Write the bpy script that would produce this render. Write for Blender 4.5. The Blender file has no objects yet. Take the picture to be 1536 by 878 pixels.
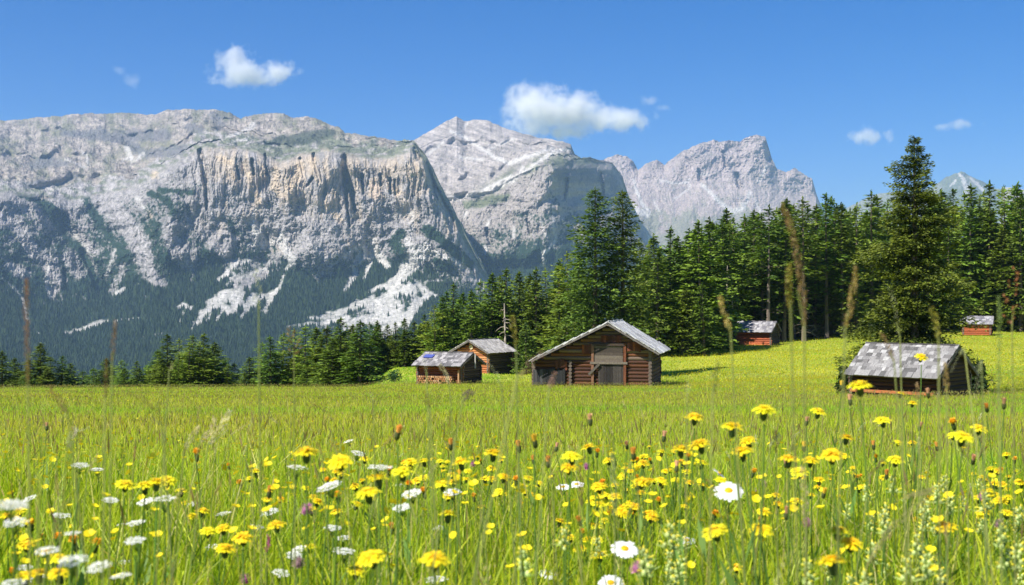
import bpy, math, random
import numpy as np
from mathutils import Vector, Matrix, Euler
R = math.radians
rng = np.random.default_rng(7)
random.seed(7)
scene = bpy.context.scene
COL = scene.collection

# ---------------------------------------------------------------- camera model
EYE = 0.75
F = 1920.0
PITCH = math.atan((450-439)/F)
cp, sp_ = math.cos(PITCH), math.sin(PITCH)

def ray(px, py):
    u = (np.asarray(px, float)-768.0)/F
    v = (439.0-np.asarray(py, float))/F
    y = cp - v*sp_
    z = sp_ + v*cp
    return u/y, z/y                      # x and z for one metre forward
def at(px, py, D):
    a, b = ray(px, py)
    return (float(a*D), float(D), float(EYE+b*D))
def zpy(py, D):
    return EYE + ray(768, py)[1]*D

# ---------------------------------------------------------------- noise
def _hash(ix, iy, seed):
    h = (ix.astype(np.int64)*374761393 + iy.astype(np.int64)*668265263 + seed*1442695041) & 0xffffffff
    h = ((h ^ (h >> 13))*1274126177) & 0xffffffff
    h = (h ^ (h >> 16)) & 0xffffffff
    return h/4294967295.0
def vnoise(x, y, seed=0):
    x = np.asarray(x, float); y = np.asarray(y, float)
    ix = np.floor(x); iy = np.floor(y)
    fx = x-ix; fy = y-iy
    ix = ix.astype(np.int64); iy = iy.astype(np.int64)
    def g(i, j):
        a = _hash(i, j, seed)*2*np.pi
        return np.cos(a)*(x-i) + np.sin(a)*(y-j)
    sx = fx*fx*fx*(fx*(fx*6-15)+10); sy = fy*fy*fy*(fy*(fy*6-15)+10)
    a = g(ix, iy); b = g(ix+1, iy); c = g(ix, iy+1); d = g(ix+1, iy+1)
    return (a+(b-a)*sx + ((c+(d-c)*sx)-(a+(b-a)*sx))*sy)*1.5
def fbm(x, y, octs=5, seed=0, gain=0.5, ridged=False):
    s = 0; a = 1.0; n = 0
    for o in range(octs):
        v = vnoise(x*2**o+o*17.3, y*2**o-o*9.1, seed+o)
        if ridged: v = 1-2*np.abs(v)
        s = s + a*v; n += a; a *= gain
    return s/n
def sstep(e0, e1, x):
    t = np.clip((x-e0)/(e1-e0), 0, 1)
    return t*t*(3-2*t)

# ---------------------------------------------------------------- mesh helpers
def np_mesh(name, V, Fc, col=None, smooth=False):
    V = np.asarray(V, np.float32); Fc = np.asarray(Fc, np.int32)
    me = bpy.data.meshes.new(name)
    k = Fc.shape[1]; m = len(Fc)
    me.vertices.add(len(V)); me.vertices.foreach_set('co', V.ravel())
    me.loops.add(m*k); me.loops.foreach_set('vertex_index', Fc.ravel())
    me.polygons.add(m)
    me.polygons.foreach_set('loop_start', np.arange(0, m*k, k, dtype=np.int32))
    try: me.polygons.foreach_set('loop_total', np.full(m, k, np.int32))
    except Exception: pass
    me.polygons.foreach_set('use_smooth', np.full(m, smooth, bool))
    if col is not None:
        a = me.attributes.new('Col', 'FLOAT_COLOR', 'POINT')
        c = np.ones((len(V), 4), np.float32); c[:, :3] = col
        a.data.foreach_set('color', c.ravel())
    me.update(calc_edges=True)
    return me
def link(name, data, mat=None, parent=None):
    o = bpy.data.objects.new(name, data)
    COL.objects.link(o)
    if mat is not None and data is not None: data.materials.append(mat)
    if parent is not None: o.parent = parent
    return o
def tag(o, label=None, cat=None, group=None, kind=None):
    if label:
        o['label'] = label
        if len(label.replace('-', ' ').split()) > 16: print('LONG', label)
    if cat: o['category'] = cat
    if group: o['group'] = group
    if kind: o['kind'] = kind
    return o
def empty(name, loc=(0,0,0), rz=0.0):
    o = bpy.data.objects.new(name, None); COL.objects.link(o)
    o.location = loc; o.rotation_euler = (0, 0, rz); o.empty_display_size = 0.1
    return o
def kids(o): return [c for c in CH.get(o.name, [])]
def copy_tree(o, parent=None):
    c = o.copy(); COL.objects.link(c)
    if parent is not None:
        c.parent = parent
    for ch in list(o.children):
        copy_tree(ch, c)
    return c

class MB:
    """collects pieces of one mesh with a colour per vertex"""
    def __init__(s): s.v = []; s.f = []; s.c = []
    def add(s, V, Fs, col):
        b = len(s.v)
        s.v += [tuple(p) for p in V]
        s.f += [tuple(i+b for i in q) for q in Fs]
        s.c += [tuple(col)]*len(V)
    def box(s, c, size, M=None, col=(.5,.5,.5), jit=0.0):
        x, y, z = size[0]/2, size[1]/2, size[2]/2
        P = [Vector((a*x, b*y, d*z)) for d in (-1,1) for (a,b) in ((-1,-1),(1,-1),(1,1),(-1,1))]
        if jit: P = [p+Vector([random.uniform(-jit, jit) for _ in range(3)]) for p in P]
        if M is not None: P = [M @ p for p in P]
        c = Vector(c)
        s.add([p+c for p in P], [(3,2,1,0),(4,5,6,7),(0,1,5,4),(1,2,6,5),(2,3,7,6),(3,0,4,7)], col)
    def tube(s, pts, rad, n=8, col=(.5,.5,.5), cap=True, endcol=None):
        pts = [Vector(p) for p in pts]
        if not hasattr(rad, '__len__'): rad = [rad]*len(pts)
        rings = []
        for i, p in enumerate(pts):
            d = (pts[min(i+1, len(pts)-1)]-pts[max(i-1, 0)]).normalized()
            u = d.cross(Vector((0,0,1)))
            if u.length < 1e-3: u = Vector((1,0,0))
            u.normalize(); w = d.cross(u)
            rings.append([p+(u*math.cos(2*math.pi*k/n)+w*math.sin(2*math.pi*k/n))*rad[i] for k in range(n)])
        V = [q for r_ in rings for q in r_]
        Fs = [(i*n+k, i*n+(k+1) % n, (i+1)*n+(k+1) % n, (i+1)*n+k) for i in range(len(pts)-1) for k in range(n)]
        s.add(V, Fs, col)
        if cap:
            ec = endcol or col
            s.add(rings[0], [tuple(range(n))[::-1]], ec)
            s.add(rings[-1], [tuple(range(n))], ec)
    def mesh(s, name, smooth=False):
        me = bpy.data.meshes.new(name)
        me.from_pydata(s.v, [], s.f)
        a = me.attributes.new('Col', 'FLOAT_COLOR', 'POINT')
        c = np.ones((len(s.v), 4), np.float32); c[:, :3] = np.array(s.c)
        a.data.foreach_set('color', c.ravel())
        if smooth: me.polygons.foreach_set('use_smooth', np.ones(len(me.polygons), bool))
        me.update()
        return me
    def build(s, name, mat, parent=None, smooth=False):
        return link(name, s.mesh(name, smooth), mat, parent)

# ---------------------------------------------------------------- materials
def new_mat(name):
    m = bpy.data.materials.new(name); m.use_nodes = True
    nt = m.node_tree; nt.nodes.clear()
    out = nt.nodes.new('ShaderNodeOutputMaterial')
    return m, nt, out
def N(nt, typ, **kw):
    n = nt.nodes.new(typ)
    for k, v in kw.items():
        if k.startswith('i_'):
            key = k[2:]
            n.inputs[int(key) if key.isdigit() else key.replace('_', ' ')].default_value = v
        else: setattr(n, k, v)
    return n
def col_rand(nt, amount=0.12, per_object=True):
    """vertex colour with a little per-object variation in value"""
    at_ = N(nt, 'ShaderNodeAttribute', attribute_name='Col')
    hsv = N(nt, 'ShaderNodeHueSaturation')
    nt.links.new(at_.outputs['Color'], hsv.inputs['Color'])
    if per_object:
        oi = N(nt, 'ShaderNodeObjectInfo')
        mr = N(nt, 'ShaderNodeMapRange', i_3=1-amount*1.6, i_4=1+amount*1.6)
        nt.links.new(oi.outputs['Random'], mr.inputs[0]); nt.links.new(mr.outputs[0], hsv.inputs['Value'])
        m2 = N(nt, 'ShaderNodeMath', operation='MULTIPLY', i_1=7.31); nt.links.new(oi.outputs['Random'], m2.inputs[0])
        m3 = N(nt, 'ShaderNodeMath', operation='FRACT'); nt.links.new(m2.outputs[0], m3.inputs[0])
        mr2 = N(nt, 'ShaderNodeMapRange', i_3=.5-amount*.12, i_4=.5+amount*.14)
        nt.links.new(m3.outputs[0], mr2.inputs[0]); nt.links.new(mr2.outputs[0], hsv.inputs['Hue'])
    return hsv.outputs['Color']
def leaf_mat(name, trans=0.35, rough=0.6, amount=0.12, per_object=True, tint=(1.25,1.3,.6)):
    m, nt, out = new_mat(name)
    c = col_rand(nt, amount, per_object)
    bs = N(nt, 'ShaderNodeBsdfPrincipled', i_Roughness=rough)
    bs.inputs['Specular IOR Level'].default_value = 0.25
    nt.links.new(c, bs.inputs['Base Color'])
    tr = N(nt, 'ShaderNodeBsdfTranslucent')
    mx = N(nt, 'ShaderNodeMix', data_type='RGBA', blend_type='MULTIPLY'); mx.inputs[0].default_value = 1
    nt.links.new(c, mx.inputs[6]); mx.inputs[7].default_value = (*tint, 1)
    nt.links.new(mx.outputs[2], tr.inputs['Color'])
    ms = N(nt, 'ShaderNodeMixShader', i_0=trans)
    nt.links.new(bs.outputs[0], ms.inputs[1]); nt.links.new(tr.outputs[0], ms.inputs[2])
    nt.links.new(ms.outputs[0], out.inputs['Surface'])
    return m
def wood_mat(name, grain=(2.5, 2.5, 2.5), rough=0.85, strength=0.5):
    m, nt, out = new_mat(name)
    at_ = N(nt, 'ShaderNodeAttribute', attribute_name='Col')
    tc = N(nt, 'ShaderNodeTexCoord')
    mp = N(nt, 'ShaderNodeMapping'); mp.inputs['Scale'].default_value = grain
    nt.links.new(tc.outputs['Object'], mp.inputs[0])
    no = N(nt, 'ShaderNodeTexNoise', i_Scale=3.0, i_Detail=6.0, i_Roughness=.7)
    nt.links.new(mp.outputs[0], no.inputs['Vector'])
    mr = N(nt, 'ShaderNodeMapRange', i_1=.3, i_2=.7, i_3=1-strength, i_4=1+strength*.8)
    nt.links.new(no.outputs['Fac'], mr.inputs[0])
    mx = N(nt, 'ShaderNodeMix', data_type='RGBA', blend_type='MULTIPLY'); mx.inputs[0].default_value = 1
    nt.links.new(at_.outputs['Color'], mx.inputs[6]); nt.links.new(mr.outputs[0], mx.inputs[7])
    bs = N(nt, 'ShaderNodeBsdfPrincipled', i_Roughness=rough)
    bs.inputs['Specular IOR Level'].default_value = 0.3
    bp = N(nt, 'ShaderNodeBump', i_Strength=.5, i_Distance=.03)
    nt.links.new(no.outputs['Fac'], bp.inputs['Height']); nt.links.new(bp.outputs[0], bs.inputs['Normal'])
    nt.links.new(mx.outputs[2], bs.inputs['Base Color']); nt.links.new(bs.outputs[0], out.inputs['Surface'])
    return m
M_crown = leaf_mat('needle_foliage', trans=.22, rough=.55, amount=.13)
M_grass = leaf_mat('grass_blades', trans=.5, rough=.45, per_object=False, tint=(1.2,1.25,.5))
M_petal = leaf_mat('petals', trans=.3, rough=.6, amount=.05, tint=(1,1,1))
M_stem = leaf_mat('plant_stems', trans=.3, rough=.5, amount=.1)
M_log = wood_mat('log_wood', (3,3,14))
M_plank = wood_mat('weathered_planks', (10,10,2.5))
M_shingle = wood_mat('wood_shingles', (16,3,3), strength=.55)
M_bark = wood_mat('bark', (4,4,1.2), strength=.5)

# ---------------------------------------------------------------- sky, sun, camera
SUN_AZ_VEC = Vector((-0.74, -0.60))      # where the sun stands, seen from above
SUN_EL = R(50)
w = bpy.data.worlds.new('World'); scene.world = w; w.use_nodes = True
nt = w.node_tree; nt.nodes.clear()
wo = nt.nodes.new('ShaderNodeOutputWorld'); bg = nt.nodes.new('ShaderNodeBackground')
sky = nt.nodes.new('ShaderNodeTexSky'); sky.sky_type = 'NISHITA'; sky.sun_disc = False
sky.sun_elevation = SUN_EL
sky.sun_rotation = math.atan2(SUN_AZ_VEC.x, SUN_AZ_VEC.y)
sky.altitude = 1800; sky.air_density = 1.0; sky.dust_density = 0.3; sky.ozone_density = 2.5
bg.inputs['Strength'].default_value = 0.062
hs = nt.nodes.new('ShaderNodeHueSaturation'); hs.inputs['Saturation'].default_value = 1.5; nt.links.new(sky.outputs[0], hs.inputs['Color']); tn = nt.nodes.new('ShaderNodeMix'); tn.data_type = 'RGBA'; tn.blend_type = 'MULTIPLY'; tn.inputs[0].default_value = 1; tn.inputs[7].default_value = (.82, .90, 1.18, 1); nt.links.new(hs.outputs[0], tn.inputs[6]); nt.links.new(tn.outputs[2], bg.inputs[0]); nt.links.new(bg.outputs[0], wo.inputs[0])
sd = bpy.data.lights.new('sun', 'SUN'); sd.energy = 5.0; sd.angle = R(.53); sd.color = (1, .955, .88)
so = bpy.data.objects.new('sun', sd); COL.objects.link(so)
hv = SUN_AZ_VEC.normalized()*math.cos(SUN_EL)
so.rotation_euler = Vector((hv.x, hv.y, math.sin(SUN_EL))).to_track_quat('Z', 'Y').to_euler()
so.location = (-20, -20, 40)
cam_d = bpy.data.cameras.new('camera'); cam = bpy.data.objects.new('camera', cam_d); COL.objects.link(cam)
cam_d.lens = 45; cam_d.sensor_width = 36; cam_d.clip_end = 60000; cam_d.clip_start = .05
cam.location = (0, 0, EYE); cam.rotation_euler = (R(90)+PITCH, 0, 0)
cam_d.dof.use_dof = True; cam_d.dof.focus_distance = 18.0; cam_d.dof.aperture_fstop = 10.0
cam_d.dof.aperture_blades = 7
scene.camera = cam
vs = scene.view_settings; vs.view_transform = 'Standard'; vs.look = 'None'; vs.exposure = 0.82; vs.gamma = 1.0
scene.render.engine = 'CYCLES'
cy = scene.cycles
cy.use_denoising = True; cy.max_bounces = 8; cy.diffuse_bounces = 3; cy.transmission_bounces = 4
cy.volume_bounces = 3; cy.transparent_max_bounces = 8; cy.use_adaptive_sampling = True; cy.adaptive_threshold = .015
cy.caustics_reflective = False; cy.caustics_refractive = False
# ---------------------------------------------------------------- ground shape
# rows: distance; columns: bearing (photo column); value: where the top of the grass meets the picture
_cols = np.array([-400, 520, 600, 680, 780, 900, 1000, 1150, 1300, 2000], float)
_D = np.array([3, 6, 10, 20, 35, 58, 75, 90, 105, 120, 140, 160, 190, 230, 300, 500, 900, 1600, 2300], float)
_PY = np.array([
 # 3     6    10   20   35   58   75   90   105  120  140  160  190  230  300  500  900 1600 2300
 [880, 745, 690, 630, 603, 588, 583, 581, 586, 600, 625, 650, 680, 700, 700, 690, 670, 620, 600],
 [880, 745, 690, 630, 603, 588, 583, 580, 583, 592, 610, 630, 660, 690, 700, 690, 670, 620, 600],
 [880, 745, 690, 630, 603, 586, 580, 575, 563, 552, 542, 546, 580, 600, 640, 660, 660, 620, 600],
 [880, 745, 690, 630, 603, 586, 580, 574, 562, 550, 538, 538, 542, 550, 570, 620, 640, 620, 600],
 [880, 745, 690, 630, 603, 587, 581, 576, 566, 556, 546, 540, 535, 530, 530, 560, 600, 610, 600],
 [880, 745, 690, 630, 603, 588, 581, 575, 563, 550, 535, 525, 515, 505, 500, 530, 580, 600, 600],
 [880, 745, 690, 630, 603, 588, 581, 573, 560, 546, 528, 515, 503, 492, 490, 510, 560, 590, 600],
 [880, 745, 690, 630, 603, 588, 579, 567, 553, 539, 525, 513, 497, 480, 470, 490, 540, 580, 600],
 [880, 745, 690, 630, 603, 588, 577, 562, 547, 533, 518, 506, 490, 470, 460, 480, 540, 580, 600],
 [880, 745, 690, 630, 603, 588, 575, 558, 543, 530, 516, 504, 489, 470, 460, 480, 540, 580, 600]], float)
def grass_h(D):
    return np.interp(D, [0, 20, 58, 90, 160, 300], [.36, .33, .27, .2, .15, .1])
_Z = np.array([[EYE + ray(768, p)[1]*d - grass_h(d) for p, d in zip(r_, _D)] for r_ in _PY])
_Z[:, 0] = -0.06; _Z[:, 1] = -.3
_lD = np.log(_D)
def ground(x, y):
    x = np.asarray(x, float); y = np.asarray(y, float)
    r_ = np.maximum(np.hypot(x, y), 1e-3)
    yy = np.maximum(y, r_*0.45)
    px = 768 + F*np.clip(x/yy, -1.2, 1.2)
    t = np.log(np.clip(yy, 3, 2300))
    # smooth bilinear over the control grid
    ci = np.clip(np.searchsorted(_cols, px, side='right')-1, 0, len(_cols)-2)
    fc = np.clip((px-_cols[ci])/(_cols[ci+1]-_cols[ci]), 0, 1)
    di = np.clip(np.searchsorted(_lD, t, side='right')-1, 0, len(_D)-2)
    fd = np.clip((t-_lD[di])/(_lD[di+1]-_lD[di]), 0, 1)
    # linear in distance rather than log for straight slopes
    fd = (np.clip(yy, 3, 2300)-_D[di])/(_D[di+1]-_D[di])
    fcs = fc*fc*(3-2*fc)
    z = (_Z[ci, di]*(1-fcs)+_Z[ci+1, di]*fcs)*(1-fd) + (_Z[ci, di+1]*(1-fcs)+_Z[ci+1, di+1]*fcs)*fd
    near = sstep(0, 3, yy)
    z = z*near
    amp = np.interp(r_, [0, 5, 60, 200, 1000], [.01, .03, .09, .12, 6])
    z = z + amp*fbm(x/9.0, y/9.0, 3, 5)
    return z
def gz(x, y): return float(ground(np.array([x]), np.array([y]))[0])

# one sheet, polar grid, out to the horizon
aF = np.linspace(R(-42), R(42), 420)
aB = np.linspace(R(42), R(318), 70)[1:-1]
ang = np.concatenate([aF, aB])
rad = np.concatenate([[0.02], np.geomspace(.4, 400, 330), np.geomspace(420, 15000, 56)])
A, RR = np.meshgrid(ang, rad)
X = np.sin(A)*RR; Y = np.cos(A)*RR
Zg = ground(X, Y)
V = np.stack([X, Y, Zg], -1).reshape(-1, 3)
na, nr = len(ang), len(rad)
i, j = np.meshgrid(np.arange(nr-1), np.arange(na), indexing='ij')
q = np.stack([i*na+j, (i+1)*na+j, (i+1)*na+(j+1) % na, i*na+(j+1) % na], -1).reshape(-1, 4)
m, nt, out = new_mat('meadow_soil')
tc = N(nt, 'ShaderNodeTexCoord')
n1 = N(nt, 'ShaderNodeTexNoise', i_Scale=.12, i_Detail=5.0); n2 = N(nt, 'ShaderNodeTexNoise', i_Scale=4.0, i_Detail=6.0, i_Roughness=.75)
nt.links.new(tc.outputs['Object'], n1.inputs['Vector']); nt.links.new(tc.outputs['Object'], n2.inputs['Vector'])
r1 = N(nt, 'ShaderNodeValToRGB'); r1.color_ramp.elements[0].position = .35; r1.color_ramp.elements[1].position = .65
r1.color_ramp.elements[0].color = (.24, .30, .015, 1); r1.color_ramp.elements[1].color = (.40, .43, .03, 1)
r2 = N(nt, 'ShaderNodeValToRGB'); r2.color_ramp.elements[0].position = .3; r2.color_ramp.elements[1].position = .7
r2.color_ramp.elements[0].color = (.55, .55, .5, 1); r2.color_ramp.elements[1].color = (1.25, 1.25, 1.1, 1)
nt.links.new(n1.outputs['Fac'], r1.inputs[0]); nt.links.new(n2.outputs['Fac'], r2.inputs[0])
mx = N(nt, 'ShaderNodeMix', data_type='RGBA', blend_type='MULTIPLY'); mx.inputs[0].default_value = 1
nt.links.new(r1.outputs[0], mx.inputs[6]); nt.links.new(r2.outputs[0], mx.inputs[7])
bs = N(nt, 'ShaderNodeBsdfPrincipled', i_Roughness=.95)
bp = N(nt, 'ShaderNodeBump', i_Strength=.8, i_Distance=.15); nt.links.new(n2.outputs['Fac'], bp.inputs['Height'])
nt.links.new(bp.outputs[0], bs.inputs['Normal'])
nt.links.new(mx.outputs[2], bs.inputs['Base Color']); nt.links.new(bs.outputs[0], out.inputs['Surface'])
g = link('ground', np_mesh('ground', V, q, smooth=True), m)
g['kind'] = 'structure'

# ---------------------------------------------------------------- grass blades
def blades(n, Dr, bear, hr, wd, seg, pal, pal_p, lean=.35, seed=0, bend=.5, dens_fn=None):
    g_ = np.random.default_rng(seed)
    d0, d1 = Dr
    D = np.sqrt(g_.uniform(d0*d0, d1*d1, n)); a = g_.uniform(R(bear[0]), R(bear[1]), n)
    x = np.sin(a)*D; y = np.cos(a)*D
    if dens_fn is not None:
        k = g_.random(n) < dens_fn(x, y); x, y, D = x[k], y[k], D[k]; n = len(x)
    z = ground(x, y)-.02
    patch = fbm(x/3.5, y/3.5, 3, seed+3)*.5+.5
    h = g_.uniform(hr[0], hr[1], n)*(.8+.4*patch)
    wv = g_.uniform(wd[0], wd[1], n)
    la = g_.uniform(0, 2*np.pi, n); lm = np.abs(g_.normal(0, lean, n))*h
    # width direction: random, biased to face sideways so blades read at a distance
    wa = g_.uniform(0, 2*np.pi, n)
    wx, wy = np.cos(wa), np.sin(wa)
    pal = np.array(pal); ci = g_.choice(len(pal), n, p=pal_p)
    c = pal[ci]*g_.uniform(.7, 1.3, (n, 1))*(1+.3*(patch[:, None]-.5))
    big = fbm(x/15, y/7, 4, 77); px_ = 768+F*x/np.maximum(y, .1)
    tan_ = sstep(.08, .4, big)*sstep(8, 30, D)*.55
    c = c*(1-tan_[:, None])+c*np.array((1.25, .98, 1.5))*tan_[:, None]
    gr_ = np.maximum(sstep(-.05, -.35, big)*.7, sstep(88, 98, D)*sstep(800, 720, px_))
    c = c*(1-gr_[:, None])+c*np.array((.62, .98, .6))*gr_[:, None]
    lv = []
    ts = np.linspace(0, 1, seg+1)
    for t in ts[:-1]:
        bx = x+np.cos(la)*lm*(t**(1+bend)); by = y+np.sin(la)*lm*(t**(1+bend)); bz = z+h*t*(1-.12*t)
        ww = wv*(1-t*t*.7)*.5
        lv.append(np.stack([bx-wx*ww, by-wy*ww, bz], -1)); lv.append(np.stack([bx+wx*ww, by+wy*ww, bz], -1))
    lv.append(np.stack([x+np.cos(la)*lm, y+np.sin(la)*lm, z+h*.88], -1))
    k = len(lv)
    V = np.stack(lv, 1).reshape(-1, 3)
    base = (np.arange(n)*k)[:, None]
    tr = []
    for s in range(seg-1):
        tr += [[2*s, 2*s+1, 2*s+3], [2*s, 2*s+3, 2*s+2]]
    tr.append([2*(seg-1), 2*(seg-1)+1, k-1])
    T = (base[:, None, :]+np.array(tr)[None]).reshape(-1, 3)
    return V, T, np.repeat(c, k, 0)
def join(parts):
    Vs, Ts, Cs = [], [], []; b = 0
    for V, T, C in parts:
        Vs.append(V); Ts.append(T+b); Cs.append(C); b += len(V)
    return np.concatenate(Vs), np.concatenate(Ts), np.concatenate(Cs)
PAL = [(.30,.42,.018), (.44,.52,.025), (.56,.58,.04), (.12,.20,.015), (.62,.56,.18), (.50,.38,.15)]
PP = [.32, .30, .18, .10, .07, .03]
PPF = [.18, .30, .30, .06, .12, .04]
def spikes(n, Dr, bear, hr, wr, lr, pal, seed):
    """seed heads of the meadow grasses: slim double cones on the stalk tips"""
    g_ = np.random.default_rng(seed)
    D = np.sqrt(g_.uniform(Dr[0]**2, Dr[1]**2, n)); a = g_.uniform(R(bear[0]), R(bear[1]), n)
    x = np.sin(a)*D; y = np.cos(a)*D; z = ground(x, y)
    h = g_.uniform(*hr, n); wv = g_.uniform(*wr, n); L = g_.uniform(*lr, n)
    lx = g_.normal(0, .18, n); ly = g_.normal(0, .18, n)
    c = np.array(pal)[g_.integers(0, len(pal), n)]*g_.uniform(.7, 1.3, (n, 1))
    def P(t, ox, oy): return np.stack([x+lx*(h+L*t)+ox, y+ly*(h+L*t)+oy, z+h+L*t], -1)
    zz = np.zeros(n)
    lv = [P(0, zz, zz), P(.4, wv/2, zz), P(.4, -wv/4, wv*.43), P(.4, -wv/4, -wv*.43), P(1, zz, zz)]
    # thin stalk
    lv += [np.stack([x-.0012, y, z], -1), np.stack([x+.0012, y, z], -1), P(0, zz, zz)]
    V = np.stack(lv, 1).reshape(-1, 3)
    tr = np.array([[0,2,1],[0,3,2],[0,1,3],[4,1,2],[4,2,3],[4,3,1],[5,6,7]])
    T = ((np.arange(n)*8)[:, None, None]+tr[None]).reshape(-1, 3)
    return V, T, np.repeat(c, 8, 0)
SP = [(.46,.38,.16), (.42,.30,.15), (.55,.50,.22), (.42,.46,.14), (.42,.32,.17), (.50,.50,.16)]
V, T, C = join([
 blades(14000, (1.0, 4), (-38, 38), (.22, .46), (.003, .006), 5, PAL, PP, .40, 11, .6),
 blades(4600, (1.3, 5), (-34, 34), (.12, .3), (.007, .016), 4, PAL, [.4,.3,.1,.2,0,0], .5, 111, .6),
 blades(85000, (4, 12), (-32, 32), (.2, .46), (.004, .008), 3, PAL, PP, .38, 12),
 blades(150000, (12, 35), (-28, 28), (.2, .42), (.008, .014), 2, PAL, PPF, .35, 13),
 blades(230000, (35, 95), (-27, 27), (.16, .34), (.018, .035), 1, PAL, PPF, .35, 14),
 blades(180000, (92, 235), (-9, 27), (.1, .22), (.05, .11), 1, PAL, PPF, .35, 15),
 spikes(1700, (2.0, 10), (-30, 30), (.36, .52), (.003, .006), (.03, .07), SP, 21),
 spikes(16000, (10, 40), (-28, 28), (.34, .46), (.008, .014), (.04, .08), SP, 22),
 spikes(26000, (40, 95), (-27, 27), (.26, .34), (.018, .03), (.05, .10), SP, 23)])
g = link('meadow_grass', np_mesh('meadow_grass', V, T, C), M_grass)
tag(g, 'tall green and straw coloured meadow grass covering the whole slope', 'grass', kind='stuff')
print('grass tris', len(T))
# ---------------------------------------------------------------- mountains
def curve(pts):
    p = np.array(pts, float); return lambda x: np.interp(x, p[:, 0], p[:, 1])
def strokes(px, py, S, warp=3.0, seed=0, soft=1.2):
    """how far each point lies inside any of the broad lines S = [[(x, y, halfwidth), ...], ...] -> 0..1"""
    wx = px + warp*fbm(px/9, py/9, 4, seed)+ warp*.8*fbm(px/3.2, py/3.2, 2, seed+9)
    wy = py + warp*fbm(px/9+50, py/9, 4, seed+1)
    out = np.zeros(px.shape)
    for s in S:
        if len(s) == 1: s = [s[0], (s[0][0]+.5, s[0][1]+.5, s[0][2])]
        for (x0, y0, w0), (x1, y1, w1) in zip(s[:-1], s[1:]):
            pad = max(w0, w1)+warp*2+3
            m_ = (wx > min(x0, x1)-pad) & (wx < max(x0, x1)+pad) & (wy > min(y0, y1)-pad) & (wy < max(y0, y1)+pad)
            if not m_.any(): continue
            dx, dy = x1-x0, y1-y0
            a, b = wx[m_], wy[m_]
            t = np.clip(((a-x0)*dx+(b-y0)*dy)/(dx*dx+dy*dy+1e-9), 0, 1)
            d = np.hypot(a-x0-t*dx, b-y0-t*dy)
            v = np.clip((w0+(w1-w0)*t-d)/soft+.5, 0, 1)
            out[m_] = np.maximum(out[m_], v)
    return out
MSCREE = [(.60,.57,.52)]
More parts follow.
